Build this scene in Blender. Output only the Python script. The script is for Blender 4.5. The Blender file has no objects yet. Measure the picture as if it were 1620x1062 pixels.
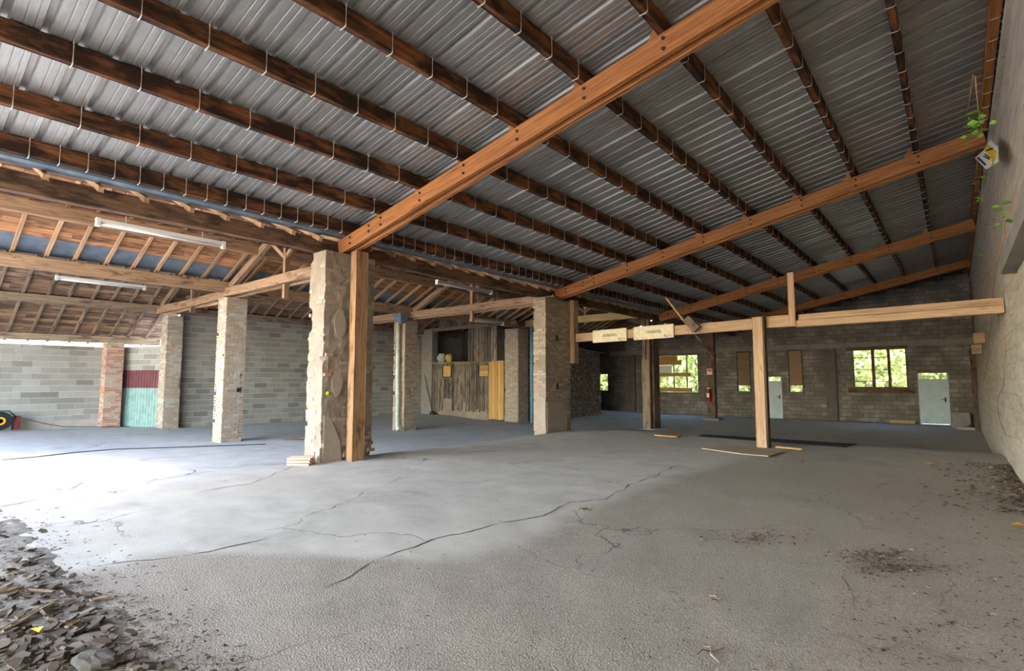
import bpy, math, random
import numpy as np
from mathutils import Vector, Matrix, noise
random.seed(7); rng = np.random.default_rng(7)
R = math.radians
scene = bpy.context.scene
COL = scene.collection

# ------------------------------------------------------------------ camera
cam_d = bpy.data.cameras.new('camera'); cam = bpy.data.objects.new('camera', cam_d); COL.objects.link(cam)
cam_d.sensor_width = 36.0; cam_d.lens = 849 / 1620 * 36; cam_d.clip_end = 500; cam_d.clip_start = .05
EYE = 1.66
cam.location = (0, 0, EYE); cam.rotation_euler = (R(90 + 4.847), 0, R(39.525))
scene.camera = cam
scene.view_settings.view_transform = 'Standard'; scene.view_settings.look = 'None'
scene.view_settings.gamma = 1; scene.view_settings.use_curve_mapping = False
scene.view_settings.exposure = 2.85
cy_ = scene.cycles; cy_.max_bounces = 5; cy_.diffuse_bounces = 4; cy_.glossy_bounces = 2; cy_.transmission_bounces = 2; cy_.transparent_max_bounces = 6
# ------------------------------------------------------------------ sky and sun
world = bpy.data.worlds.new('sky'); scene.world = world; world.use_nodes = True
wn = world.node_tree; bg = wn.nodes['Background']
sky = wn.nodes.new('ShaderNodeTexSky'); sky.sky_type = 'NISHITA'; sky.sun_disc = False
sky.sun_elevation = R(52); sky.sun_rotation = R(187); sky.air_density = 1.3; sky.dust_density = 1.0; sky.ozone_density = 1.0
wn.links.new(sky.outputs[0], bg.inputs[0]); bg.inputs[1].default_value = .42
sun_d = bpy.data.lights.new('sun', 'SUN'); sun = bpy.data.objects.new('sun', sun_d); COL.objects.link(sun)
sun_d.energy = 1.5; sun_d.angle = R(18); sun_d.color = (1, .93, .82)
sun.rotation_euler = Vector((.10, .86, -1.22)).to_track_quat('-Z', 'Y').to_euler()

# ------------------------------------------------------------------ helpers
MW = {}
def link(name, mesh, M=None, parent=None):
    o = bpy.data.objects.new(name, mesh); COL.objects.link(o)
    M = M if M is not None else Matrix()
    if parent is not None:
        o.parent = parent; o.matrix_parent_inverse = MW[parent.name].inverted()
    o.matrix_basis = M; MW[o.name] = M.copy()
    return o
def T(o, label, cat, group=None):
    o['label'] = label; o['category'] = cat
    if group: o['group'] = group
    return o
def S(o, label=None):
    o['kind'] = 'structure'
    if label: o['label'] = label
    return o
def stuff(o): o['kind'] = 'stuff'; return o
def empty(name, loc): return link(name, None, Matrix.Translation(loc))
def mesh_of(name, v, f, mat, smooth=False):
    me = bpy.data.meshes.new(name); me.from_pydata([tuple(p) for p in v], [], [tuple(q) for q in f])
    me.materials.append(mat)
    if smooth: me.polygons.foreach_set('use_smooth', [True] * len(me.polygons))
    me.update(); return me
BOXF = [(0,3,2,1),(4,5,6,7),(0,1,5,4),(1,2,6,5),(2,3,7,6),(3,0,4,7)]
def boxv(a, b):
    (x0,y0,z0),(x1,y1,z1) = a, b
    return [(x0,y0,z0),(x1,y0,z0),(x1,y1,z0),(x0,y1,z0),(x0,y0,z1),(x1,y0,z1),(x1,y1,z1),(x0,y1,z1)]
class MB:
    def __init__(s): s.v = []; s.f = []
    def add(s, v, f, M=None):
        n = len(s.v); s.v += [tuple(M @ Vector(p)) if M is not None else tuple(p) for p in v]
        s.f += [tuple(i + n for i in q) for q in f]; return s
    def box(s, a, b, M=None): return s.add(boxv(a, b), BOXF, M)
    def tube(s, pts, r, n=8, cap=True):
        pts = [Vector(p) for p in pts]; rings = []
        rr = r if isinstance(r, (list, tuple)) else [r] * len(pts)
        for i, p in enumerate(pts):
            d = (pts[min(i+1, len(pts)-1)] - pts[max(i-1, 0)]).normalized()
            a = d.cross(Vector((0,0,1)));  a = a if a.length > 1e-3 else d.cross(Vector((1,0,0)))
            a.normalize(); b = d.cross(a)
            rings.append([p + (a*math.cos(t) + b*math.sin(t)) * rr[i] for t in [2*math.pi*k/n for k in range(n)]])
        v = [q for g in rings for q in g]; f = []
        for i in range(len(pts)-1):
            for k in range(n): f.append((i*n+k, i*n+(k+1)%n, (i+1)*n+(k+1)%n, (i+1)*n+k))
        if cap: f.append(tuple(range(n))[::-1]); f.append(tuple((len(pts)-1)*n+k for k in range(n)))
        return s.add(v, f)
    def lathe(s, prof, n=20, M=None):
        v = []; f = []
        for (r, z) in prof: v += [(r*math.cos(2*math.pi*k/n), r*math.sin(2*math.pi*k/n), z) for k in range(n)]
        for i in range(len(prof)-1):
            for k in range(n): f.append((i*n+k, i*n+(k+1)%n, (i+1)*n+(k+1)%n, (i+1)*n+k))
        f.append(tuple(range(n))[::-1]); f.append(tuple((len(prof)-1)*n+k for k in range(n)))
        return s.add(v, f, M)
    def mesh(s, name, mat, smooth=False): return mesh_of(name, s.v, s.f, mat, smooth)
    def obj(s, name, mat, parent=None, org=(0,0,0), smooth=False):
        o = Vector(org); s.v = [tuple(Vector(p) - o) for p in s.v]
        return link(name, s.mesh(name, mat, smooth), Matrix.Translation(o), parent)
def frame(p0, p1, up=(0,0,1)):
    p0 = Vector(p0); p1 = Vector(p1); x = (p1 - p0).normalized(); u = Vector(up)
    if abs(x.dot(u)) > .98: u = Vector((0,1,0))
    y = u.cross(x).normalized(); z = x.cross(y)
    M = Matrix((x, y, z)).transposed().to_4x4(); M.translation = p0; return M, (p1 - p0).length
_tc = {}
def timber_mesh(L, w, h, mat, seg=None, jit=.004, cham=.008, key=None):
    k = (round(L,2), round(w,3), round(h,3), mat.name, key)
    if key is not None and k in _tc: return _tc[k]
    seg = seg or max(1, int(L / .7)); v = []; f = []; ox = random.random() * 90
    for i in range(seg + 1):
        x = L * i / seg
        dy = noise.noise((ox + x*.5, 1, 0)) * jit * 2; dz = noise.noise((ox + x*.5, 7, 0)) * jit * 2
        for (a, b) in ((-1,-1),(1,-1),(1,1),(-1,1)):
            for s in ((0,1) if (a*b > 0) else (1,0)):
                yy = a * (w/2 - (cham if s == 0 else 0)); zz = b * (h/2 - (cham if s == 1 else 0))
                v.append((x, yy + dy + random.uniform(-jit, jit)*.5, zz + dz + random.uniform(-jit, jit)*.5))
    for i in range(seg):
        for q in range(8): f.append((i*8+q, i*8+(q+1)%8, (i+1)*8+(q+1)%8, (i+1)*8+q))
    f.append(tuple(range(8))[::-1]); f.append(tuple(seg*8+q for q in range(8)))
    me = mesh_of('timber', v, f, mat)
    if key is not None: _tc[k] = me
    return me
def timber(name, p0, p1, w, h, mat, parent=None, up=(0,0,1), **kw):
    M, L = frame(p0, p1, up); me = timber_mesh(L, w, h, mat, **kw); me.name = name
    return link(name, me, M, parent)
_bc = {}
def box(name, a, b, mat, parent=None, share=False):
    a = Vector(a); b = Vector(b); c = Vector(((a.x+b.x)/2, (a.y+b.y)/2, a.z)); s = b - a
    k = (round(s.x,2), round(s.y,2), round(s.z,2), mat.name)
    if share and k in _bc: me = _bc[k]
    else:
        me = mesh_of(name, boxv(a - c, b - c), BOXF, mat); _bc[k] = me
    return link(name, me, Matrix.Translation(c), parent)
# rays through the reference picture give the place of a thing on a known plane of the room
_th = R(4.847); _ps = R(39.525)
_fw = Vector((-math.sin(_ps)*math.cos(_th), math.cos(_ps)*math.cos(_th), math.sin(_th))); _rt = Vector((math.cos(_ps), math.sin(_ps), 0)); _up = _rt.cross(_fw)
def _ray(x, y): return _rt*((x-810)/849) + _up*((531-y)/849) + _fw
def aY(x, y, Y): d = _ray(x, y); return Vector((0,0,EYE)) + d*(Y/d.y)
def aX(x, y, X): d = _ray(x, y); return Vector((0,0,EYE)) + d*(X/d.x)
def aZ(x, y, z): d = _ray(x, y); return Vector((0,0,EYE)) + d*((z-EYE)/d.z)
def sm(a, b, t): t = min(1, max(0, (t-a)/(b-a))); return t*t*(3-2*t)

# ------------------------------------------------------------------ materials
class NT:
    def __init__(s, name):
        s.m = bpy.data.materials.new(name); s.m.use_nodes = True; s.t = s.m.node_tree; s.p = s.t.nodes['Principled BSDF']
    def n(s, typ, **kw):
        o = s.t.nodes.new(typ)
        for k, v in kw.items():
            if k in o.inputs: o.inputs[k].default_value = v
            else: setattr(o, k, v)
        return o
    def l(s, a, b): s.t.links.new(a, b)
    def coords(s, scale=(1,1,1), rand=True, world=False):
        if world: out = s.n('ShaderNodeNewGeometry').outputs['Position']
        else: out = s.n('ShaderNodeTexCoord').outputs['Object']
        mp = s.n('ShaderNodeMapping'); mp.inputs['Scale'].default_value = scale; s.l(out, mp.inputs['Vector'])
        if rand:
            oi = s.n('ShaderNodeObjectInfo'); mu = s.n('ShaderNodeMath', operation='MULTIPLY'); mu.inputs[1].default_value = 37.0
            s.l(oi.outputs['Random'], mu.inputs[0]); s.l(mu.outputs[0], mp.inputs['Location'])
        return mp.outputs[0]
    def noise(s, vec, scale, detail=5, rough=.6, dist=0):
        o = s.n('ShaderNodeTexNoise'); o.inputs['Scale'].default_value = scale; o.inputs['Detail'].default_value = detail
        o.inputs['Roughness'].default_value = rough; o.inputs['Distortion'].default_value = dist; s.l(vec, o.inputs['Vector']); return o.outputs['Fac']
    def ramp(s, fac, *stops):
        o = s.n('ShaderNodeValToRGB'); e = o.color_ramp.elements
        while len(e) < len(stops): e.new(.5)
        for i, (p, c) in enumerate(stops):
            e[i].position = p; e[i].color = (*c, 1) if not isinstance(c, (int, float)) else (c, c, c, 1)
        s.l(fac, o.inputs[0]); return o.outputs[0]
    def mix(s, fac, a, b, mode='MIX'):
        o = s.n('ShaderNodeMix', data_type='RGBA', blend_type=mode)
        for i, x in ((0, fac), (6, a), (7, b)):
            if isinstance(x, (int, float)): o.inputs[i].default_value = x if i == 0 else (x, x, x, 1)
            elif isinstance(x, tuple): o.inputs[i].default_value = (*x, 1)
            else: s.l(x, o.inputs[i])
        return o.outputs[2]
    def rnd(s):
        oi = s.n('ShaderNodeObjectInfo'); g = s.n('ShaderNodeNewGeometry'); a = s.n('ShaderNodeMath', operation='ADD'); b = s.n('ShaderNodeMath', operation='FRACT')
        s.l(oi.outputs['Random'], a.inputs[0]); s.l(g.outputs['Random Per Island'], a.inputs[1]); s.l(a.outputs[0], b.inputs[0]); return b.outputs[0]
    def vary(s, col, amt=.25, rndout=None):
        r = rndout or s.rnd(); o = s.n('ShaderNodeMapRange'); o.inputs['To Min'].default_value = 1-amt; o.inputs['To Max'].default_value = 1+amt
        s.l(r, o.inputs['Value']); return s.mix(1.0, col, o.outputs[0], 'MULTIPLY')
    def bump(s, h, strength=.3, dist=.01):
        b = s.n('ShaderNodeBump'); b.inputs['Strength'].default_value = strength; b.inputs['Distance'].default_value = dist
        s.l(h, b.inputs['Height']); s.l(b.outputs[0], s.p.inputs['Normal'])
    def fin(s, col, rough=.85, metal=0, spec=.3):
        if isinstance(col, tuple): s.p.inputs['Base Color'].default_value = (*col, 1)
        else: s.l(col, s.p.inputs['Base Color'])
        if isinstance(rough, (int, float)): s.p.inputs['Roughness'].default_value = rough
        else: s.l(rough, s.p.inputs['Roughness'])
        s.p.inputs['Metallic'].default_value = metal; s.p.inputs['Specular IOR Level'].default_value = spec; return s.m
def wood(name, light, dark, stain=None, amt=.5, rough=.75, vary=.2):
    n = NT(name); v = n.coords((.6, 14, 14)); g = n.noise(v, 2.2, 6, .62, .4)
    c = n.ramp(g, (.3, dark), (.62, light))
    k = n.noise(n.coords((2.2, 9, 9)), 1.3, 3, .5, .6)          # knots and blotches
    c = n.mix(n.ramp(k, (.62, 0), (.74, .55)), c, tuple(x*.45 for x in dark))
    if stain is not None:
        st = n.noise(n.coords((1.1, 4, 4)), 1.7, 5, .65, .3); c = n.mix(n.ramp(st, (.62-amt*.35, 0), (.72-amt*.2, 1)), c, stain)
    c = n.vary(c, vary); n.bump(g, .35, .006); return n.fin(c, rough)
W_ORANGE = wood('beam_wood', (.50,.195,.06), (.24,.08,.024), vary=.12)
W_PURLIN = wood('purlin_wood', (.30,.11,.036), (.14,.048,.017), (.03,.014,.008), .75, vary=.15)
W_OLD = wood('old_truss_wood', (.40,.245,.14), (.21,.115,.06), (.12,.065,.038), .25)
W_DARK = wood('dark_plate_wood', (.20,.11,.06), (.10,.05,.028), (.05,.028,.018), .5)
W_GREY = wood('grey_purlin_wood', (.34,.25,.17), (.19,.13,.085), (.12,.08,.055), .35)
W_RAFT = wood('rafter_wood', (.50,.31,.165), (.29,.16,.08), vary=.3)
W_PALE = wood('pale_post_wood', (.52,.33,.195), (.33,.19,.10), vary=.12)
W_POST = wood('aged_post_wood', (.40,.22,.105), (.22,.105,.045), (.13,.065,.03), .3, vary=.1)
W_YEL = wood('yellow_softwood', (.62,.43,.19), (.45,.28,.11), vary=.15)
W_DOOR = wood('door_plank_wood', (.60,.36,.13), (.42,.22,.07), vary=.2)
W_BOARD = wood('roof_board_wood', (.50,.235,.10), (.27,.115,.05), (.15,.07,.035), .35, vary=.45)
W_BOARD2 = wood('grey_roof_board_wood', (.34,.20,.12), (.19,.105,.06), (.10,.06,.04), .35, vary=.45)
W_PART = wood('weathered_plank_wood', (.24,.19,.145), (.125,.095,.07), (.07,.05,.038), .4, vary=.5)
W_BROWN = wood('brown_post_wood', (.20,.125,.08), (.10,.06,.038), (.05,.03,.02), .4)
W_OSB = wood('plywood_sheet', (.30,.20,.115), (.22,.14,.075), vary=.1)
W_BEIGE = wood('pale_board_wood', (.50,.38,.27), (.37,.27,.18), vary=.2)

def plain(name, c, rough=.6, metal=0, nz=.12, sc=6):
    n = NT(name); g = n.noise(n.coords(), sc, 4); c2 = n.mix(n.ramp(g, (.3, 0), (.7, 1)), tuple(x*(1-nz) for x in c), tuple(min(1, x*(1+nz)) for x in c)); return n.fin(c2, rough, metal)
def m_sheet():
    n = NT('galvanised_sheet'); v = n.coords((.5, 9, 9), rand=True); g = n.noise(v, 3, 5, .6); d = n.noise(n.coords((1,1,1)), .7, 4)
    c = n.ramp(g, (.3, (.30,.285,.265)), (.7, (.42,.40,.375))); c = n.mix(n.ramp(d, (.45, 0), (.75, .45)), c, (.19,.165,.14))
    c = n.vary(c, .1); n.bump(g, .08, .002); return n.fin(c, n.ramp(g, (.3, .4), (.7, .52)), .62, .4)
M_SHEET = m_sheet()
M_ZINC = plain('zinc', (.19,.235,.28), .45, .5, .25, 4)
M_HOOK = plain('hook_steel', (.62,.56,.48), .55, .2)
M_BOLT = plain('bolt_iron', (.05,.035,.028), .7, .3)
M_TUBE = plain('lamp_white', (.80,.78,.72), .4, 0, .04)
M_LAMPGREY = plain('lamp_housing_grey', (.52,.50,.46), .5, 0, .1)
M_BLACK = plain('black_plastic', (.015,.016,.018), .45)
M_RUBBER = plain('black_rubber', (.035,.037,.042), .8, 0, .3, 3)
M_RED = plain('extinguisher_red', (.50,.015,.012), .3)
M_WHITE = plain('white_paint', (.78,.78,.76), .5, 0, .05)
M_YELLOW = plain('yellow_print', (.78,.52,.03), .5)
M_ORANGE = plain('orange_plastic', (.85,.36,.02), .5)
M_GREENP = plain('green_plastic', (.03,.10,.06), .5)
M_BLUEPIPE = plain('blue_grey_pipe', (.16,.26,.36), .45)
M_PVC = plain('weathered_pvc', (.46,.48,.42), .55, 0, .25, 5)
M_LETTER = plain('black_lettering', (.02,.018,.016), .6)
M_LBLUE = plain('logo_blue', (.03,.08,.22), .6)
M_LRED = plain('logo_red', (.75,.08,.08), .6)
M_SIGN = plain('sign_cream', (.68,.56,.36), .6, 0, .14, 9)
M_PINK = plain('sign_border_red', (.70,.30,.25), .6)
M_DOORP = plain('door_grey_blue_paint', (.46,.55,.58), .5, 0, .1, 3)
M_MAROON = plain('maroon_sheet_paint', (.13,.028,.034), .45, 0, .2, 4)
M_GREENS = plain('green_translucent_sheet', (.21,.315,.28), .4, 0, .2, 4)
M_TILE = plain('terracotta_tile', (.62,.38,.27), .8, 0, .2, 9)
M_SHARD = NT('dark_shard'); _n = M_SHARD; M_SHARD = _n.fin(_n.vary(_n.mix(_n.noise(_n.coords(), 9), (.06,.043,.031), (.16,.118,.082)), .5), .85)
M_LEAF = NT('leaf_green'); _n = M_LEAF; _n.p.inputs['Transmission Weight'].default_value = 0; M_LEAF = _n.fin(_n.vary(_n.mix(.5, (.16,.36,.03), (.20,.40,.05)), .4), .5)
M_STEM = plain('vine_stem', (.42,.23,.10), .8)
M_LITTER = NT('dry_leaf'); _n = M_LITTER; M_LITTER = _n.fin(_n.ramp(_n.rnd(), (0, (.045,.028,.018)), (.55, (.10,.06,.04)), (.8, (.22,.14,.08)), (1, (.42,.34,.26))), .85)
def m_conc(name, a, b, sc=1.2, fine=18, joint=0, bumpd=.012, strength=.5, world=True):
    n = NT(name); v = n.coords(rand=False, world=world); g = n.noise(v, sc, 7, .65); f = n.noise(v, fine, 4, .7)
    c = n.mix(n.ramp(g, (.3, 0), (.7, 1)), a, b); c = n.mix(n.ramp(f, (.3, .22), (.55, 0)), c, tuple(x*.45 for x in a))
    hh = n.mix(.5, g, f)
    n.bump(hh, strength, bumpd); return n.fin(c, .9)
def m_rwall():
    n = NT('board_marked_concrete'); v = n.coords((1,.5,3.2), rand=False, world=True); g = n.noise(v, 2.2, 7, .68); f = n.noise(n.coords((1,1,1), False, True), 22, 4, .7)
    c = n.ramp(g, (.28, (.38,.31,.235)), (.5, (.53,.445,.35)), (.72, (.65,.565,.46)))
    pit = n.ramp(f, (.30, 1), (.38, 0)); c = n.mix(pit, c, (.13,.10,.08))
    s = n.noise(n.coords((1,.9,.35), False, True), 1.4, 5, .6); c = n.mix(n.ramp(s, (.55, 0), (.75, .45)), c, (.30,.235,.175))
    bk = n.n('ShaderNodeTexBrick'); sp = n.n('ShaderNodeSeparateXYZ'); cb_ = n.n('ShaderNodeCombineXYZ'); wv = n.n('ShaderNodeNewGeometry'); dn_ = n.noise(n.coords((1,1,1), False, True), 2.5, 4); n.l(wv.outputs['Position'], sp.inputs[0])
    da = n.n('ShaderNodeMath', operation='MULTIPLY_ADD'); da.inputs[1].default_value = .12; n.l(dn_, da.inputs[0]); n.l(sp.outputs['Z'], da.inputs[2]); n.l(sp.outputs['Y'], cb_.inputs[0]); n.l(da.outputs[0], cb_.inputs[1]); n.l(cb_.outputs[0], bk.inputs['Vector'])
    bk.inputs['Scale'].default_value = 1; bk.inputs['Brick Width'].default_value = .62; bk.inputs['Row Height'].default_value = .25; bk.inputs['Mortar Size'].default_value = .009; bk.inputs['Mortar Smooth'].default_value = .4
    jm = n.mix(1.0, bk.outputs['Fac'], n.ramp(n.noise(n.coords((1,1,1), False, True), 1.1, 4), (.42, 0), (.6, .7)), 'MULTIPLY'); c = n.mix(jm, c, (.17,.125,.09))
    hh = n.mix(jm, n.mix(.4, g, f), 0.0); n.bump(hh, .9, .03); return n.fin(c, .92)
M_RWALL = m_rwall()
M_PLAST = m_conc('pier_render', (.22,.16,.113), (.35,.27,.20), 2.2, 16, bumpd=.02, strength=.6)
M_PLASTG = m_conc('grey_render', (.36,.31,.26), (.47,.42,.36), 3, 20)
M_PATCH = m_conc('old_render_patch', (.29,.225,.17), (.38,.305,.24), 3, 20)
M_CONC = m_conc('concrete_band', (.21,.185,.16), (.30,.27,.235), 2, 20)
M_CONCD = m_conc('dark_concrete', (.10,.085,.072), (.17,.15,.13), 2, 20)
M_MORT = m_conc('mortar_grey', (.42,.41,.39), (.52,.50,.475), 3, 25, bumpd=.006)  # pale tone paints in daylight caught on the left walls' bed joints
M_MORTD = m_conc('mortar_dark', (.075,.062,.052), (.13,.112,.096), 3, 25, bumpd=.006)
M_OUT = m_conc('outdoor_ground', (.42,.38,.32), (.55,.50,.43), .6, 8)
def m_block(name, cols, mottlec=None, fine=40):
    n = NT(name); r = n.rnd(); c = n.ramp(r, *cols); v = n.coords(rand=False, world=True); g = n.noise(v, 1.1, 5, .6); f = n.noise(v, fine, 3, .7)
    c = n.mix(n.ramp(f, (.35, .35), (.6, 0)), c, tuple(x*.5 for x in cols[0][1]))
    if mottlec: c = n.mix(n.ramp(g, (.42, .75), (.62, 0)), c, mottlec)  # darker tone mixed in as random mottling
    n.bump(f, .4, .006); return n.fin(c, .92)
M_BLOCKL = m_block('grey_block', ((0, (.20,.18,.16)), (.14, (.28,.255,.225)), (.5, (.34,.31,.275)), (1, (.41,.375,.335))))
M_BLOCKB = m_block('mottled_block', ((0, (.20,.175,.15)), (.5, (.28,.25,.215)), (1, (.36,.325,.285))), (.13,.108,.09))
M_BRICK = m_block('red_brick', ((0, (.40,.16,.10)), (.35, (.50,.22,.14)), (.6, (.46,.32,.25)), (1, (.50,.40,.32))))
M_BRICKW = m_block('washed_brick', ((0, (.40,.21,.14)), (.05, (.38,.27,.19)), (.4, (.36,.28,.21)), (1, (.43,.35,.27))))
M_RUBBLE = m_block('rubble_stone', ((0, (.09,.068,.054)), (.5, (.15,.115,.09)), (.85, (.24,.20,.165)), (1, (.36,.31,.265))), fine=25)
def m_floor():
    n = NT('worn_concrete_floor'); v = n.coords(rand=False, world=True)
    big = n.noise(v, .35, 6, .6); mid = n.noise(v, 2.2, 6, .65); fine = n.noise(v, 55, 3, .75); agg = n.n('ShaderNodeTexVoronoi'); n.l(v, agg.inputs['Vector']); agg.inputs['Scale'].default_value = 85
    sx = n.n('ShaderNodeSeparateXYZ'); n.l(v, sx.inputs[0])
    hl = n.n('ShaderNodeMapRange'); hl.inputs['From Min'].default_value = -10.2; hl.inputs['From Max'].default_value = -8.2; n.l(sx.outputs['X'], hl.inputs['Value'])   # hall's warm bounce and aisle's cool sky light, put into the slab colour
    smooth = n.mix(hl.outputs[0], n.mix(n.ramp(mid, (.3, 0), (.7, 1)), (.37,.37,.375), (.46,.46,.46)), n.mix(n.ramp(mid, (.3, 0), (.7, 1)), (.43,.37,.305), (.54,.475,.40)))
    rough = n.mix(n.ramp(agg.outputs['Distance'], (.15, 0), (.5, 1)), (.47,.38,.295), (.275,.21,.155))
    rough = n.mix(n.ramp(fine, (.36, .75), (.5, 0)), rough, (.15,.12,.095)); rough = n.mix(n.ramp(fine, (.56, 0), (.68, .5)), rough, (.62,.56,.49))
    rough = n.mix(n.ramp(mid, (.35, .55), (.65, 0)), rough, (.31,.25,.195))
    # aggregate shows where the screed is worn away: right of a wavering joint line
    a = n.n('ShaderNodeMath', operation='MULTIPLY_ADD'); a.inputs[1].default_value = 1.3; a.inputs[2].default_value = 3.0; n.l(big, a.inputs[0])
    s1 = n.n('ShaderNodeMath', operation='ADD'); n.l(sx.outputs['X'], s1.inputs[0]); n.l(a.outputs[0], s1.inputs[1])
    y1 = n.n('ShaderNodeMath', operation='MULTIPLY'); n.l(sx.outputs['Y'], y1.inputs[0]); y1.inputs[1].default_value = -.02
    s2 = n.n('ShaderNodeMath', operation='ADD'); n.l(s1.outputs[0], s2.inputs[0]); n.l(y1.outputs[0], s2.inputs[1])
    yn = n.n('ShaderNodeMapRange'); yn.inputs['From Min'].default_value = 1.9; yn.inputs['From Max'].default_value = 3.2; yn.inputs['To Min'].default_value = 1.8; yn.inputs['To Max'].default_value = 0; n.l(sx.outputs['Y'], yn.inputs['Value'])
    s3 = n.n('ShaderNodeMath', operation='ADD'); n.l(s2.outputs[0], s3.inputs[0]); n.l(yn.outputs[0], s3.inputs[1]); s2 = s3
    mask = n.ramp(n.mix(.12, s2.outputs[0], mid), (.03, 0), (.36, .85))
    far = n.ramp(n.n('ShaderNodeMapRange').outputs[0], (0, 0), (1, 1))
    mr = n.t.nodes[-2] if False else n.n('ShaderNodeMapRange'); mr.inputs['From Min'].default_value = 9; mr.inputs['From Max'].default_value = 13; mr.inputs['To Min'].default_value = 1; mr.inputs['To Max'].default_value = .35
    n.l(sx.outputs['Y'], mr.inputs['Value']); mm = n.n('ShaderNodeMath', operation='MULTIPLY'); n.l(mask, mm.inputs[0]); n.l(mr.outputs[0], mm.inputs[1])
    c = n.mix(mm.outputs[0], smooth, rough)
    dirt = n.noise(v, .8, 5, .7, .5); c = n.mix(n.ramp(dirt, (.55, 0), (.72, .45)), c, (.21,.175,.14))
    cr = n.n('ShaderNodeTexVoronoi', feature='DISTANCE_TO_EDGE'); cr.inputs['Scale'].default_value = .42
    vd = n.n('ShaderNodeVectorMath', operation='ADD'); ns = n.n('ShaderNodeTexNoise'); ns.inputs['Scale'].default_value = 1.6; ns.inputs['Detail'].default_value = 6; n.l(v, ns.inputs['Vector']); n.l(v, vd.inputs[0]); n.l(ns.outputs['Color'], vd.inputs[1]); n.l(vd.outputs[0], cr.inputs['Vector'])
    crk = n.mix(1.0, n.ramp(cr.outputs['Distance'], (.0, 1), (.007, 0)), n.ramp(n.noise(v, .5, 3), (.46, 0), (.58, 1)), 'MULTIPLY'); c = n.mix(crk, c, (.13,.11,.09))
    h = n.mix(mm.outputs[0], n.mix(.5, mid, fine), n.mix(.75, fine, agg.outputs['Distance'])); h = n.mix(crk, h, 0.0)
    n.bump(h, .5, .010); return n.fin(c, .82, 0, .35)
M_FLOOR = m_floor()
def m_glass():
    n = NT('dirty_glass'); g = n.noise(n.coords((1,1,1)), 3, 5); mx = n.n('ShaderNodeMixShader'); tr = n.n('ShaderNodeBsdfTransparent'); n.p.inputs['Base Color'].default_value = (.75,.78,.72,1); n.p.inputs['Roughness'].default_value = .15
    n.l(n.ramp(g, (.35, .03), (.75, .25)), mx.inputs[0]); n.l(tr.outputs[0], mx.inputs[1]); n.l(n.p.outputs[0], mx.inputs[2]); n.l(mx.outputs[0], n.t.nodes['Material Output'].inputs[0]); return n.m
M_GLASS = m_glass()
def m_foliage():
    n = NT('sunlit_foliage'); c = n.ramp(n.rnd(), (0, (.18,.22,.05)), (.5, (.52,.58,.16)), (1, (.85,.86,.45)))
    tl = n.n('ShaderNodeBsdfTranslucent'); n.l(c, tl.inputs[0]); mx = n.n('ShaderNodeMixShader'); mx.inputs[0].default_value = .45; n.fin(c, .6)
    n.l(n.p.outputs[0], mx.inputs[1]); n.l(tl.outputs[0], mx.inputs[2]); n.l(mx.outputs[0], n.t.nodes['Material Output'].inputs[0]); return n.m
M_FOL = m_foliage(); M_TRUNK = plain('bark', (.10,.075,.05), .9)
M_STRAW = plain('pale_stick_wood', (.40,.33,.25), .85, 0, .25, 7)

# ------------------------------------------------------------------ floor and outdoor ground
def fz(X, Y):
    left = -.03 + .08*sm(5, 2, Y) - .19*sm(7.5, 13, Y)*sm(-20.5, -17.5, X)*(1-.35*sm(-14, -10.5, X)) - .06*sm(6, 10, Y)*sm(-17, -20, X)
    hall = .17 - .47*sm(14.3, 20.2, Y) + .03*noise.noise((X*.22, Y*.22, 3))*sm(15, 12, Y)
    left = left + (hall - left)*sm(17, 21, Y)*sm(-17, -14, X)
    w = 3.2 - 2.9*sm(3.6, 6.2, Y)                       # the raised slab: a soft ramp at the front, a broken step behind the big pier
    e = -9.15 + .10*noise.noise((Y*.9, 0, 5)) + .05*noise.noise((Y*3.1, 0, 9))
    b = sm(e - w, e + .02, X); return left + (hall - left)*b
xs = list(np.arange(-27.5, -14, .35)) + list(np.arange(-14, -9.6, .16)) + list(np.arange(-9.6, -8.8, .05)) + list(np.arange(-8.8, -4, .1)) + list(np.arange(-4, .71, .06)) + [.75]
ys = list(np.arange(-6, 0, .6)) + list(np.arange(0, 3.2, .06)) + list(np.arange(3.2, 8, .09)) + list(np.arange(8, 15, .2)) + list(np.arange(15, 31.3, .4)) + [31.3]
fv = []
def relief(x, y): return (.010*noise.fractal((x*1.7, y*1.7, 0), 1.0, 2.1, 4) if y < 9 else .004*noise.noise((x*2, y*2, 0))) + (.004*noise.noise((x*13, y*13, 4)) if x > -6.5 and y < 9 else 0)
for y in ys:
    for x in xs: fv.append((x, y, fz(x, y) + relief(x, y)))
nx = len(xs); ff = [(j*nx+i, j*nx+i+1, (j+1)*nx+i+1, (j+1)*nx+i) for j in range(len(ys)-1) for i in range(nx-1)]
FLOOR = S(link('floor', mesh_of('floor', fv, ff, M_FLOOR, True)), 'worn grey concrete floor with cracks and patches of exposed aggregate')
M_CRACK = plain('crack_dirt', (.07,.057,.046), .95, 0, .3, 20)
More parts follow.
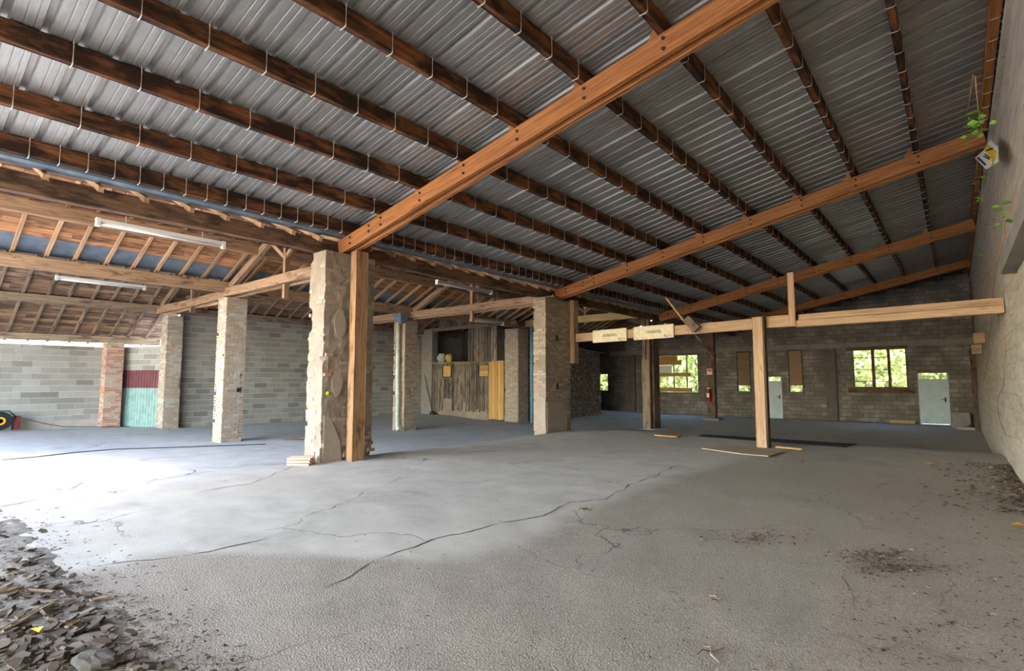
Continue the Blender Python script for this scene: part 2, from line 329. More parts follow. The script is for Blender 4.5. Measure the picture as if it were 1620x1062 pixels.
for pl, wd in (([(505,945),(560,915),(620,886),(700,858),(780,838),(860,822),(900,800),(960,795),(1000,770),(1040,757),(1080,738)], .011), ([(-20,788),(0,786),(60,780),(110,777),(130,766),(165,760)], .03), ([(195,772),(235,768),(260,762),(300,755),(310,747),(295,738)], .02), ([(-20,812),(0,808),(30,803),(60,795),(80,785)], .02), ([(1335,915),(1345,940),(1355,975),(1385,1000)], .006), ([(140,906),(200,900),(270,892),(330,882),(380,870),(430,858)], .012), ([(40,845),(100,840),(150,832),(180,822)], .006), ([(640,760),(700,770),(760,768),(820,758),(860,750)], .007), ([(300,790),(330,783),(365,775),(400,772),(440,752),(470,742)], .012)):
    P_ = [aZ(x, y, .12) for x, y in pl]; q = []
    for a, b in zip(P_[:-1], P_[1:]):
        k = max(3, int((b-a).length/.06))
        for i in range(k): q.append(a.lerp(b, i/k))
    q.append(P_[-1]); v = []
    for i, p in enumerate(q):
        d = (q[min(i+1, len(q)-1)] - q[max(i-1, 0)]); d.z = 0; d.normalize(); nn = Vector((-d.y, d.x, 0)); o = .05*noise.noise((p.x*3, p.y*3, 1)) + .02*noise.noise((p.x*11, p.y*11, 1)); w = wd*max(.12, .6 + .9*noise.noise((p.x*4, p.y*4, 6)))*min(1, i/4, (len(q)-1-i)/4)
        for s_ in (-1, 1): c = p + nn*(o + s_*w); v.append((c.x, c.y, fz(c.x, c.y) + relief(c.x, c.y) + .003))
    link('crack', mesh_of('crack', v, [(2*i, 2*i+1, 2*i+3, 2*i+2) for i in range(len(q)-1)], M_CRACK), None, FLOOR)
g = MB(); g.box((-60,-60,-.5), (60,-6,.0)); g.box((-60,31.6,-.8), (60,90,-.42)); g.box((-60,-6,-.5),(-27.4,31.6,-.02)); g.box((1.2,-6,-.5),(60,31.6,-.02))
S(g.obj('ground', M_OUT), 'pale trodden ground outside the building')

# ------------------------------------------------------------------ walls of blocks
def cut(rects, hole):
    out = []
    for (a, b, c, d) in rects:
        h0, h1, g0, g1 = hole
        if b <= h0 or a >= h1 or d <= g0 or c >= g1: out.append((a, b, c, d)); continue
        if a < h0: out.append((a, h0, c, d))
        if b > h1: out.append((h1, b, c, d))
        m0, m1 = max(a, h0), min(b, h1)
        if c < g0: out.append((m0, m1, c, g0))
        if d > g1: out.append((m0, m1, g1, d))
    return out
def block_wall(parent, org, u, n, u0, u1, z0, z1, bw, bh, holes, mat, key, top=None, joint=.022, nmax=300, proud=.014):
    """blocks laid in courses on the plane through org along u, facing n; the nmax best by key(u, z) are single parts"""
    u = Vector(u).normalized(); n = Vector(n).normalized(); org = Vector(org); cells = []
    rows = int(math.ceil((z1 - z0)/bh)); zz = z0
    for r_ in range(rows):
        c, d = zz, min(zz + bh, z1); zz += bh
        a = u0 - (bw/2 if r_ % 2 else 0) + random.uniform(-.05, .05)
        while a < u1:
            b = a + bw; rc = [(max(a, u0), min(b, u1), c, d)]
            if rc[0][1] > rc[0][0]:
                for h in holes: rc = cut(rc, h)
                for q in rc:
                    if q[1]-q[0] > .05 and q[3]-q[2] > .05:
                        if top is None or q[3] <= top((q[0]+q[1])/2): cells.append(q)
            a = b
    cells.sort(key=lambda q: key((q[0]+q[1])/2, (q[2]+q[3])/2)); rest = MB()
    B = Matrix((u, Vector((0,0,1)).cross(u), Vector((0,0,1)))).transposed().to_4x4(); sgn = 1 if B.col[1].to_3d().dot(n) > 0 else -1
    for i, (a, b, c, d) in enumerate(cells):
        w, h = b-a-joint, d-c-joint; p = proud + random.uniform(-.003, .004); M = B.copy(); M.translation = org + u*((a+b)/2) + Vector((0,0,c+joint/2))
        if i < nmax:
            k = ('blk', round(w,2), round(h,2), mat.name, sgn)
            if k not in _bc: _bc[k] = mesh_of('block', boxv((-w/2, -.02, 0), (w/2, sgn*p if sgn > 0 else .02, h)) if sgn > 0 else boxv((-w/2, -p, 0), (w/2, .02, h)), BOXF, mat)
            link('block', _bc[k], M, parent)
        else: rest.box((-w/2, -.02 if sgn > 0 else -p, 0), (w/2, p if sgn > 0 else .02, h), M)
    if rest.v: stuff(rest.obj('block_courses', mat, parent))
def wall_mesh(name, org, u, n, u0, u1, z0, z1, thick, holes, mat, top=None, du=1.0):
    u = Vector(u).normalized(); n = Vector(n).normalized(); org = Vector(org)
    us = sorted(set([u0, u1] + [h for q in holes for h in q[:2] if u0 < h < u1] + list(np.arange(u0, u1, du)))); zs = sorted(set([z0, z1] + [h for q in holes for h in q[2:] if z0 < h < z1]))
    m = MB()
    for i in range(len(us)-1):
        for j in range(len(zs)-1):
            a, b, c, d = us[i], us[i+1], zs[j], zs[j+1]; um, zm = (a+b)/2, (c+d)/2
            if any(h[0] < um < h[1] and h[2] < zm < h[3] for h in holes): continue
            da, db = d, d
            if top is not None and d == z1: da, db = top(a), top(b)
            pa, pb = org + u*a, org + u*b; Z = Vector((0,0,1)); o = -n*thick
            m.add([pa+Z*c, pb+Z*c, pb+o+Z*c, pa+o+Z*c, pa+Z*da, pb+Z*db, pb+o+Z*db, pa+o+Z*da], BOXF)
    return S(m.obj(name, mat))
# back wall
def back_top(x):
    if x > -9.2: return 6.57 + .206*x
    if x > -16.2: return 5.95 - .437*abs(x + 12.8)
    return 5.7 - .437*abs(x + 19.2)
BH = [(-1.36,-.29,-.5,2.02), (-7.86,-7.13,-.5,1.88), (-3.88,-1.74,1.38,3.17), (-6.76,-6.09,1.06,3.27), (-9.36,-8.66,1.06,3.27), (-14.65,-11.55,1.0,3.18), (-18.3,-17.5,1.05,3.12)]
wb = wall_mesh('wall_back', (0,31,0), (1,0,0), (0,-1,0), -22.4, 1.0, -.6, 3.6, .25, BH, M_MORTD, None)
wb2 = wall_mesh('wall_back', (0,31,0), (1,0,0), (0,-1,0), -22.4, 1.0, 3.6, 3.7, .25, [], M_MORTD, back_top, .8); wb2.name = 'wall_back_gable'; MW['wall_back_gable'] = Matrix()
wb['label'] = 'dark mottled back wall of grey concrete blocks with windows and doors'; wb2['label'] = 'upper gable of the dark mottled block back wall'
block_wall(wb, (0,31,0), (1,0,0), (0,-1,0), -19.5, .68, -.3, 3.29, .45, .205, BH, M_BLOCKB, lambda u, z: -u)
block_wall(wb2, (0,31,0), (1,0,0), (0,-1,0), -16.2, .68, 3.56, 6.6, .45, .205, [], M_BLOCKB, lambda u, z: -u, top=lambda x: back_top(x) - .05)
tn = [0]
def trim(a, b, mat, label):
    tn[0] += 1; o = box('trim_%d' % tn[0], a, b, mat); S(o, label); return o
trim((-17.3,30.94,3.29), (.68,31.02,3.555), M_CONC, 'concrete lintel band across the back wall')
for x0, x1, nm in ((-5.06,-4.62,'between the boarded slot and the wide window'), (-15.95,-15.5,'at the dark corner beside the rubble wall')):
    trim((x0,30.86,-.32), (x1,31.02,3.29), M_CONCD, 'dark concrete pilaster ' + nm)
trim((-4.62,30.9,-.32), (-4.57,31.02,3.29), M_BLACK, 'black vertical strip beside the pilaster')  # narrow black strip along the right side of the pilaster
# right wall
def wr_top(y): return 6.47
rw = MB(); nyr, nzr = 150, 40; v = []
for j in range(nzr+1):
    for i in range(nyr+1):
        y = -6 + 37.2*i/nyr; z = -.5 + 6.97*j/nzr
        v.append((.69 + .07*max(0, z)/6.47 + .018*noise.fractal((y*.8, z*1.6, 2), 1, 2, 3) - (.03 if z < .9 else 0), y, z))
f = [(j*(nyr+1)+i, (j+1)*(nyr+1)+i, (j+1)*(nyr+1)+i+1, j*(nyr+1)+i+1) for j in range(nzr) for i in range(nyr)]
rw.add(v, f); rw.box((.8,-6,-.5), (1.05,31.2,6.76)); S(rw.obj('wall_right', M_RWALL), 'tall rough concrete wall with board marks and a creeper')
trim((.69,-6,6.05), (.78,31,6.16), M_RWALL, 'narrow concrete ledge near the top of the tall wall')
trim((.56,-6,3.15), (.76,10.1,3.36), M_CONC, 'projecting concrete lintel on the tall right wall')
# left block walls
wl = wall_mesh('wall_left', (-22.3,0,0), (0,1,0), (1,0,0), 7.55, 31, -.5, 4.3, .2, [], M_MORT); wl['label'] = 'clean grey concrete block wall behind the brick piers'
block_wall(wl, (-22.3,0,0), (0,1,0), (1,0,0), 7.6, 19.4, -.12, 4.12, .5, .213, [], M_BLOCKL, lambda u, z: u)
wf = wall_mesh('wall_left_front', (-24.62,0,0), (0,1,0), (1,0,0), -5, 6.1, -.5, 2.93, .2, [], M_MORT); wf['label'] = 'clean grey concrete block wall below the eaves light gap'
block_wall(wf, (-24.62,0,0), (0,1,0), (1,0,0), -1, 6.1, .22, 2.92, .5, .213, [], M_BLOCKL, lambda u, z: -u)
trim((-24.66,-2,-.1), (-24.56,5.8,.27), M_PLASTG, 'rough rendered plinth under the left block wall')
iu = Vector((1.95,1.15,0)); wi = wall_mesh('wall_infill', (-24.3,6.25,0), iu, (.51,-.86,0), 0, 2.3, 2.02, 2.95, .15, [], M_MORT); wi['label'] = 'short block infill above the red and green sheet'
block_wall(wi, (-24.3,6.25,0), iu, (.51,-.86,0), .0, 2.3, 2.04, 2.95, .5, .213, [], M_BLOCKL, lambda u, z: u)
# room behind the plank partition and far left closure
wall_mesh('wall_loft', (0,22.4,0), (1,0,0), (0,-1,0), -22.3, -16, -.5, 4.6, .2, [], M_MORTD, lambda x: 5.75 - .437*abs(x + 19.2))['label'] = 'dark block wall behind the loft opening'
wfr = wall_mesh('wall_front_shade', (0,-5.6,0), (1,0,0), (0,1,0), -2.2, 1.05, -.5, 3.6, .2, [], M_MORTD, lambda x: 6.5 + .206*x); wfr['label'] = 'unseen block wall added behind the camera to shade the right side'  # unseen wall, added and sized to steer daylight in from the left

# ------------------------------------------------------------------ steel roof
PX = [-8.95,-7.97,-6.9,-5.86,-4.77,-3.63,-2.52,-1.47,-.38,.66]
YB = [5.97,13.45,20.85,27.6]
def pz(x): return 6.35 + .206*x
ce = S(link('ceiling', None, Matrix.Translation((-4,12,6))), 'underside of the ribbed galvanised steel roof')
prof = []
for k in range(3):
    b = k*.30; prof += [(b+.0,0),(b+.085,0),(b+.09,.004),(b+.10,.004),(b+.105,0),(b+.165,0),(b+.17,.004),(b+.18,.004),(b+.185,0),(b+.222,0),(b+.236,.046),(b+.286,.046)]
prof.append((.912,-.002)); sv = []; sf = []
for x in (-9.4, -6.0, -2.6, .85):
    for (y, z) in prof: sv.append((x, y, pz(x) + .222 + z))
npf = len(prof)
for i in range(3):
    for k in range(npf-1): sf.append((i*npf+k, i*npf+k+1, (i+1)*npf+k+1, (i+1)*npf+k))
sheet = mesh_of('roof_sheet', sv, sf, M_SHEET)
for i in range(41): link('roof_sheet', sheet, Matrix.Translation((0, -5.6 + .9*i, 0)), ce)
# hooks bent around the purlins
hk = MB(); hk.tube([(.052,0,.235),(.052,0,-.004),(.03,0,-.014),(-.052,0,-.014)], .0065, 5); HOOK = hk.mesh('fixing_hook', M_HOOK)
ordn = ['','second','third','fourth','fifth','sixth','seventh','eighth','ninth']
for i, x in enumerate(PX):
    z = pz(x); d = .215
    o = timber('roof_purlin', (x,-5.5,z + d/2), (x,30.98,z + d/2), .09 if i < 9 else .12, d, W_PURLIN if i < 9 else W_ORANGE, seg=44, jit=.006)
    T(o, 'dark stained roof purlin beside the zinc gutter, lowest under the steel sheets' if i == 0 else ('orange timber purlin running along the top of the concrete wall' if i == 9 else 'dark stained timber roof purlin, %s counted from the zinc gutter' % ordn[i]), 'beam', 'purlins under the steel roof')
    st = .3 if i == 0 else .602
    y = -.62 + (0 if i == 0 else (.3 if i % 2 else 0))
    while y < 30.8:
        if all(abs(y - b) > .16 for b in YB): link('fixing_hook', HOOK, Matrix.Translation((x, y, z)), o)
        y += st
# principal beams: two planks with a gap, cleats above, bolts through
BN = ['nearest and brightest long orange roof beam, rising from the thick pier', 'long orange roof beam rising from the pier left of the isolation sign', 'third long roof beam, rising from the double post behind the ciments sign', 'farthest sloping roof beam, close to the block back wall']
bo = MB(); bo.tube([(0,-.012,0),(0,.004,0)], .022, 6); BOLT = bo.mesh('bolt', M_BOLT)
cl = MB(); cl.add([(-.17,-.05,0),(.0,-.05,0),(.0,-.05,.16),(-.05,-.05,.16),(-.17,.05,0),(.0,.05,0),(.0,.05,.16),(-.05,.05,.16)], [(0,1,2,3),(7,6,5,4),(0,4,5,1),(1,5,6,2),(2,6,7,3),(3,7,4,0)]); CLEAT = cl.mesh('cleat', W_ORANGE)
for i, yb in enumerate(YB):
    x0, x1 = -9.3, .66; root = empty('roof_beam', (x0, yb, pz(x0) - .31)); T(root, BN[i], 'beam', 'principal beams of the steel roof')
    for (dy, dz, h) in ((-.075, -.155, .29), (.085, -.175, .29)):
        timber('plank', (x0, yb+dy, pz(x0)+dz), (x1, yb+dy, pz(x1)+dz), .075, h, W_ORANGE, root, jit=.006, seg=18)
    for x in PX[:-1]:
        if x < -8.5: continue
        link('cleat', CLEAT, Matrix.Translation((x-.05, yb, pz(x)-.02)) @ Matrix.Rotation(-math.atan(.206), 4, 'Y'), root)
        for q in (-.08, -.21): link('bolt', BOLT, Matrix.Translation((x+.03, yb-.115, pz(x)+q)), root)
    for x in (-8.9, -8.3):
        for q in (-.09, -.2): link('bolt', BOLT, Matrix.Translation((x, yb-.115, pz(x)+q)), root)
# gutter along the low edge
gt = MB(); pr = [(-9.30,4.57),(-9.28,4.49),(-9.24,4.46),(-9.11,4.46),(-9.07,4.49),(-9.05,4.57)]
gv = [(x, y, z) for y in np.arange(-1.0, 31, 1.1) for (x, z) in pr]; ng = len(np.arange(-1.0, 31, 1.1))
gt.add(gv, [(i*6+k, i*6+k+1, (i+1)*6+k+1, (i+1)*6+k) for i in range(ng-1) for k in range(5)])
T(gt.obj('gutter', M_ZINC, None, (-9.2,.2,4.42)), 'long grey zinc gutter below the lowest steel roof purlin', 'gutter')

# ------------------------------------------------------------------ old tiled roof: two gables
YE = 31.0; SL = .437
def slope(idx, xr, zr, xe, y0, y1, bm, rm, skip=None, label=None, SL=SL):
    """one roof slope: rafters and boards as parts; xr, zr the ridge (underside of rafters), xe the eaves"""
    s = 1 if xe > xr else -1; L = abs(xe - xr); ze = zr - SL*L
    root = S(link('ceiling', None, Matrix.Translation(((xr+xe)/2, y0, (zr+ze)/2))), label); root.name = 'ceiling.%03d' % idx; MW[root.name] = Matrix.Translation(((xr+xe)/2, y0, (zr+ze)/2))
    y = y0 + .14
    while y < y1:
        j = random.uniform(-.03, .03); tail = .2 if (idx == 2) else 0
        timber('rafter', (xr, y+j, zr+.045), (xe + s*tail, y+j, ze+.045-SL*tail), .075, .09, rm, root, key=(idx, random.randint(0, 3)))
        y += .57
    n = int(L*1.091/.205); w = L/n
    for r_ in range(n):
        if skip and skip(r_, n): continue
        xc = xr + s*w*(r_ + .5); zc = zr - SL*abs(xc - xr) + .105; yy = y0 - random.uniform(0, 2)
        while yy < y1:
            Lb = random.choice((2.28, 2.85, 3.42)); a, b = max(yy, y0), min(yy + Lb, y1)
            if b - a > .2:
                M, _ = frame((xc, a, zc + random.uniform(0, .008)), (xc, b, zc), (s*SL, 0, 1))
                me = timber_mesh(b - a - .006, .2, .022, bm, seg=1, jit=.002, cham=.003, key=(idx, random.randint(0, 2))); link('board', me, M, root)
            yy += Lb
    t_ = MB(); k_ = .125; e_ = xe + s*.04; ze_ = zr - SL*abs(e_ - xr)
    t_.add([(xr,y0,zr+k_),(e_,y0,ze_+k_),(e_,y1,ze_+k_),(xr,y1,zr+k_),(xr,y0,zr+k_+.05),(e_,y0,ze_+k_+.05),(e_,y1,ze_+k_+.05),(xr,y1,zr+k_+.05)], BOXF); t_.obj('tile_layer', M_TILE, root, ((xr+xe)/2, y0, (zr+ze)/2))
    return root
slope(1, -12.8, 6.0, -16.25, -1.0, YE, W_BOARD, W_RAFT, lambda r_, n: r_ >= n-3 and True, 'tiled roof slope falling from the near ridge to the valley, orange boards and rafters')
slope(2, -12.8, 6.0, -9.32, -1.0, YE, W_BOARD, W_RAFT, None, 'tiled roof slope falling from the near ridge to the zinc gutter', .464)
slope(3, -19.2, 5.78, -16.3, -4.5, YE, W_BOARD2, W_GREY, None, 'tiled roof slope falling from the far ridge to the valley')
slope(4, -19.2, 5.78, -24.95, -4.5, 7.6, W_BOARD2, W_GREY, None, 'greyed tiled roof slope above the left block wall with the eaves gap', .48)
slope(5, -19.2, 5.78, -22.5, 7.6, YE, W_BOARD2, W_GREY, None, 'greyed tiled roof slope above the long block wall', .48)
vg = MB(); L0 = 3.45*3/17
for a, b in ((-1.0, 10.6), (10.6, 20.8), (20.8, 31)):
    vg.add([(-16.25,a,4.58),(-15.62,a,4.86),(-15.62,b,4.86),(-16.25,b,4.58),(-16.45,a,4.6),(-16.45,b,4.6)], [(0,1,2,3),(0,3,5,4)])
T(vg.obj('valley_gutter', M_ZINC, None, (-16.1,.3,4.58)), 'blue grey zinc valley gutter between the two tiled roofs', 'gutter')
def beamY(name, x, z0, z1, w, y0, y1, mat, label):
    o = timber(name, (x,y0,(z0+z1)/2), (x,y1,(z0+z1)/2), w, z1-z0, mat, seg=int((y1-y0)/.6), jit=.012); T(o, label, 'beam', 'long beams of the tiled roof'); return o
beamY('wall_plate', -9.48, 4.15, 4.43, .2, -1.0, 31, W_DARK, 'dark brown wall plate beam under the rafter tails by the gutter')
beamY('ridge_beam', -12.8, 5.72, 5.98, .12, -1.0, 31, W_GREY, 'ridge beam of the nearer tiled roof')
beamY('purlin_beam', -14.35, 5.04, 5.32, .17, -1.0, 31, W_OLD, 'rough old purlin halfway up the orange boarded roof slope')
beamY('purlin_beam', -11.2, 5.03, 5.29, .16, -1.0, 31, W_DARK, 'rough purlin on the slope just behind the dark wall plate')
beamY('valley_beam', -16.2, 4.22, 4.5, .30, -1.0, 31, W_OLD, 'thick old valley beam resting on the brick pier row')
beamY('ridge_beam', -19.2, 5.5, 5.76, .12, -4.5, 31, W_GREY, 'ridge beam of the farther tiled roof')
beamY('wall_plate', -22.2, 4.14, 4.38, .2, -4.5, 31, W_GREY, 'grey wall plate beam on top of the long block wall')
beamY('eaves_beam', -24.35, 3.06, 3.3, .16, -4.5, 7.5, W_GREY, 'grey eaves beam above the bright gap and the red brick pier')
def truss(xa, xb, xk, y, zr, tm, label, king_low=3.72, tie=True):
    root = empty('roof_truss', ((xa+xb)/2, y, 4.08)); T(root, label, 'truss', 'timber trusses of the tiled roofs'); lo, hi = min(xa, xb), max(xa, xb)
    if tie:
        timber('tie_beam', (lo, y-.1, 4.2), (hi, y-.1, 4.2), .09, .25, tm, root, jit=.01)
        timber('tie_beam', (lo+.1, y+.1, 4.13), (hi-.1, y+.1, 4.13), .08, .2, tm, root, jit=.01)
    timber('king_post', (xk, y, king_low), (xk, y, zr-.25), .13, .13, tm, root)
    for s, xe in ((-1, lo), (1, hi)):
        x0 = xe + (-s)*.2
        timber('principal_rafter', (x0, y, 4.36), (xk + s*.03, y, 4.36 + abs(x0-xk)*SL - .02), .13, .2, tm, root)
        timber('brace', (xk, y-.02, 4.75), (xk + s*.75, y-.02, 5.25), .07, .11, tm, root)
    return root
truss(-16.2, -9.35, -12.85, 6.65, 6.0, W_OLD, 'old timber truss with king post between the thick pier and the notched pier')
truss(-22.2, -16.3, -19.2, 6.8, 5.78, W_OLD, 'old timber truss between the notched pier and the pier by the green sheet', 3.9)
truss(-16.2, -9.35, -12.9, 13.45, 6.0, W_OLD, 'old timber truss with king post spanning to the downpipe pier')
truss(-22.2, -16.3, -19.2, 13.45, 5.78, W_OLD, 'old timber truss left of the downpipe pier over the left aisle', 3.9)
truss(-16.2, -9.35, -12.8, 20.75, 6.0, W_OLD, 'shadowed timber truss above the pale yellow beam', 4.2, False)
truss(-16.2, -9.35, -12.8, 27.3, 6.0, W_DARK, 'dark timber truss close to the back wall', 4.0)
# corbel boards on top of piers
def simple(name, p0, p1, w, h, mat, label, cat, group=None, **kw): return T(timber(name, p0, p1, w, h, mat, **kw), label, cat, group)
simple('corbel_board', (-15.95,6.75,4.03), (-15.95,7.75,4.0), .3, .07, W_OLD, 'short corbel board on top of the notched brick pier', 'board')
simple('corbel_board', (-16.3,13.5,4.02), (-16.3,14.5,4.0), .3, .07, W_OLD, 'short corbel board on top of the downpipe pier', 'board')
simple('corbel_board', (-9.75,12.9,4.13), (-8.95,12.9,4.13), .3, .06, W_OLD, 'short corbel board capping the tall brick pier', 'board')

# ------------------------------------------------------------------ piers
def rough_box(a, b, res, amp, chip, seed, chips=1.0):
    """a box of small quads, surfaces uneven, upright edges broken away"""
    (x0,y0,z0),(x1,y1,z1) = a, b; cx, cy = (x0+x1)/2, (y0+y1)/2; nxx = max(2, int((x1-x0)/res)); nyy = max(2, int((y1-y0)/res)); nz = max(2, int((z1-z0)/res))
    ring = [(x0+(x1-x0)*i/nxx, y0) for i in range(nxx)] + [(x1, y0+(y1-y0)*i/nyy) for i in range(nyy)] + [(x1-(x1-x0)*i/nxx, y1) for i in range(nxx)] + [(x0, y1-(y1-y0)*i/nyy) for i in range(nyy)]
    v = []; n = len(ring)
    for k in range(nz+1):
        z = z0 + (z1-z0)*k/nz
        for (x, y) in ring:
            dx = min(x-x0, x1-x); dy = min(y-y0, y1-y); e = max(dx, dy)      # distance to the nearest upright edge
            q = noise.noise((seed + (1 if x > cx else 0)*3 + (1 if y > cy else 0)*7, z*1.6, seed*.3)) + .6*noise.noise((seed + (1 if x > cx else 0)*5 + (1 if y > cy else 0)*11, z*6.5, 0))
            c = chip*max(0, q - .12)*2.2*chips*max(0, 1 - e/.10)
            a1 = amp*noise.fractal((x*5+seed, y*5, z*5), 1, 2, 3)
            px, py = cx - x, cy - y; L = math.hypot(px, py) or 1; s = c - a1
            nx_, ny_ = (px/L, py/L) if e < .1 else ((math.copysign(1, px), 0) if dx < dy else (0, math.copysign(1, py)))
            v.append((x + nx_*s, y + ny_*s, z))
    f = [(k*n+i, k*n+(i+1)%n, (k+1)*n+(i+1)%n, (k+1)*n+i) for k in range(nz) for i in range(n)]
    f.append(tuple(range(n))[::-1]); f.append(tuple(nz*n+i for i in range(n))); return v, f
def bricks(a, b, z0, z1, p, ch=.076, bl=.23, miss=.12, faces='xy', prob=lambda z: 1):
    """brick boxes standing p proud of the four sides of a pier, as a list of (matrix, size)"""
    (x0,y0),(x1,y1) = a, b; out = []; z = z0; r_ = 0
    while z + ch*.7 < z1:
        for (o, u, L) in (((x0,y0),(1,0),x1-x0), ((x1,y0),(0,1),y1-y0), ((x1,y1),(-1,0),x1-x0), ((x0,y1),(0,-1),y1-y0)):
            t = -(bl/2 if r_ % 2 else 0)
            while t < L:
                s0, s1 = max(t, -p), min(t+bl, L+p)
                if s1 - s0 > .05 and random.random() > miss and random.random() < prob(z):
                    ang = math.atan2(u[1], u[0]); M = Matrix.Translation((o[0]+u[0]*(s0+s1)/2, o[1]+u[1]*(s0+s1)/2, z)) @ Matrix.Rotation(ang, 4, 'Z')
                    out.append((M, round(s1-s0-.012, 2), ch-.014, p + random.uniform(-.004, .006)))
                t += bl
        z += ch; r_ += 1
    return out
def pier(name, a, b, z0, z1, label, core=None, brick=None, chip=.05, single=False, p=.012, prob=lambda z: 1, amp=.012, seed=1):
    root = empty(name, ((a[0]+b[0])/2, (a[1]+b[1])/2, z0)); T(root, label, 'pier')
    v, f = rough_box((a[0],a[1],z0-.1), (b[0],b[1],z1), .05, amp, chip, seed); m = MB(); m.add(v, f); m.obj('core', core or M_PLAST, root, ((a[0]+b[0])/2, (a[1]+b[1])/2, z0))
    if brick:
        bl = bricks(a, b, z0-.05, z1, p, prob=prob)
        if single:
            random.shuffle(bl); bl.sort(key=lambda q: -(q[0].translation.x - q[0].translation.y)); rest = MB()
            for i, (M, w, h, d) in enumerate(bl):
                if i < 300:
                    k = ('brk', w, brick.name)
                    if k not in _bc: _bc[k] = mesh_of('brick', boxv((-w/2,-.012,0),(w/2,.05,h)), BOXF, brick)
                    link('brick', _bc[k], M, root)
                else: rest.box((-w/2,-.012,0),(w/2,.05,h), M)
            if rest.v: stuff(rest.obj('brick_courses', brick, root))
        else:
            rest = MB()
            for (M, w, h, d) in bl: rest.box((-w/2,-d,0),(w/2,.05,h), M)
            stuff(rest.obj('brick_courses', brick, root))
    return root
def patch(parent, pts, n, thick, mat, name='render_patch', lab=None):
    """an irregular slab of render lying on a face"""
    n = Vector(n); pts = [Vector(p) for p in pts]; k = len(pts); v = [p + n*thick for p in pts] + [p - n*.03 for p in pts]
    m = MB(); m.add(v, [tuple(range(k)), tuple(range(k, 2*k))[::-1]] + [(i, i+k, (i+1)%k+k, (i+1)%k) for i in range(k)]); o = m.obj(name, mat, parent, tuple(pts[0]))
    if lab: o['label'] = lab
    return o
def blob(c, ry, rz, axis='x', n=16, seed=0):
    out = []
    for i in range(n):
        t = 2*math.pi*i/n; q = 1 + .28*noise.noise((math.cos(t)*1.5+seed, math.sin(t)*1.5, seed)); a, b = ry*math.cos(t)*q, rz*math.sin(t)*q
        out.append((c[0], c[1]+a, c[2]+b) if axis == 'x' else (c[0]+a, c[1], c[2]+b))
    return out
p1 = pier('thick_pier', (-9.52,5.42), (-9.0,6.52), .12, 4.12, 'thick rendered pier with a timber post, left face in bright daylight', M_PLAST, M_BRICKW, .09, p=.008, prob=lambda z: .18 if z > 1.2 else .5, amp=.02, seed=3)
patch(p1, blob((-8.985,5.75,2.75),.13,.28,'x',18,2), (1,0,0), .006, M_PATCH); patch(p1, blob((-8.985,5.72,1.62),.12,.22,'x',18,5), (1,0,0), .006, M_PATCH)
patch(p1, [(-8.985,5.47,.14),(-8.985,5.86,.16),(-8.985,5.83,.5),(-8.985,5.7,.78),(-8.985,5.6,.98),(-8.985,5.47,1.02)], (1,0,0), .008, M_PATCH)
o = patch(p1, blob((-8.98,5.53,1.43),.022,.03,'x',12,1), (1,0,0), .012, plain('fluo_paint', (.62,.80,.02), .5), 'paint_dot', 'small fluorescent yellow paint dot')
for (yy, zz) in ((5.52,2.12),(5.50,1.75),(5.95,.24),(6.5,.28),(6.46,.42)): o = box('brick', (-9.05,yy-.06,zz), (-8.955,yy+.08,zz+.06), M_BRICK, p1)
p2 = pier('tall_brick_pier', (-9.56,12.58), (-9.12,13.86), .05, 4.1, 'tall brick pier left of the isolation sign, grey render round its foot', M_PLAST, M_BRICKW, .04, p=.01, prob=lambda z: .38 if z > 1.1 else .1, seed=9)
patch(p2, [(-9.11,12.62,.15),(-9.11,13.6,.15),(-9.11,13.66,.6),(-9.11,13.5,1.02),(-9.11,12.62,1.05)], (1,0,0), .01, M_PATCH); patch(p2, [(-9.55,12.575,.45),(-9.13,12.575,.3),(-9.13,12.575,1.15),(-9.3,12.575,1.2),(-9.55,12.575,1.05)], (0,-1,0), .01, M_PATCH)
for zz in (2.85, 1.42): box('putlog_hole_block', (-9.16,13.1,zz), (-9.095,13.19,zz+.17), M_BLACK, p2)  # solid black blocks; the dark inside open holes is painted on
pB = pier('notched_brick_pier', (-16.15,6.4), (-15.6,6.95), -.04, 4.0, 'notched pale brick pier standing left of the thick pier', M_PLASTG, M_BRICKW, .12, p=.012, prob=lambda z: .8, seed=15)
box('putlog_hole_block', (-15.66,6.76,1.35), (-15.58,6.84,1.47), M_BLACK, pB)  # black block, its colour stands for shade inside a hole
pE = pier('ragged_brick_pier', (-16.85,13.2), (-16.2,13.8), -.26, 3.98, 'ragged brick pier with a plastic downpipe and zinc hopper', M_PLAST, M_BRICKW, .11, p=.012, prob=lambda z: .7, seed=21)
pC = pier('square_brick_pier', (-22.62,7.0), (-21.98,7.5), -.08, 4.05, 'grey washed brick pier right of the red and green sheet', M_PLASTG, M_BRICKW, .03, p=.01, prob=lambda z: .55 if z > 1.7 else .8, seed=27)
for zz in (2.88, 1.95): box('putlog_hole_block', (-22.02,7.16,zz), (-21.955,7.24,zz+.1), M_BRICK, pC)
pD = pier('red_brick_pier', (-24.4,5.68), (-23.85,6.2), -.03, 3.08, 'low red brick pier left of the red and green sheet', M_PLASTG, M_BRICK, .02, True, seed=33)
pF = pier('loft_pier', (-16.4,19.35), (-15.6,20.1), -.2, 4.1, 'brick pier right of the yellow plank door', M_PLASTG, M_BRICKW, .05, p=.01, prob=lambda z: .75, seed=39)
pG = pier('loft_corner_pier', (-22.28,19.3), (-21.45,19.75), -.15, 4.4, 'grey rendered pier at the left end of the plank partition', M_CONC, None, .02, seed=45)
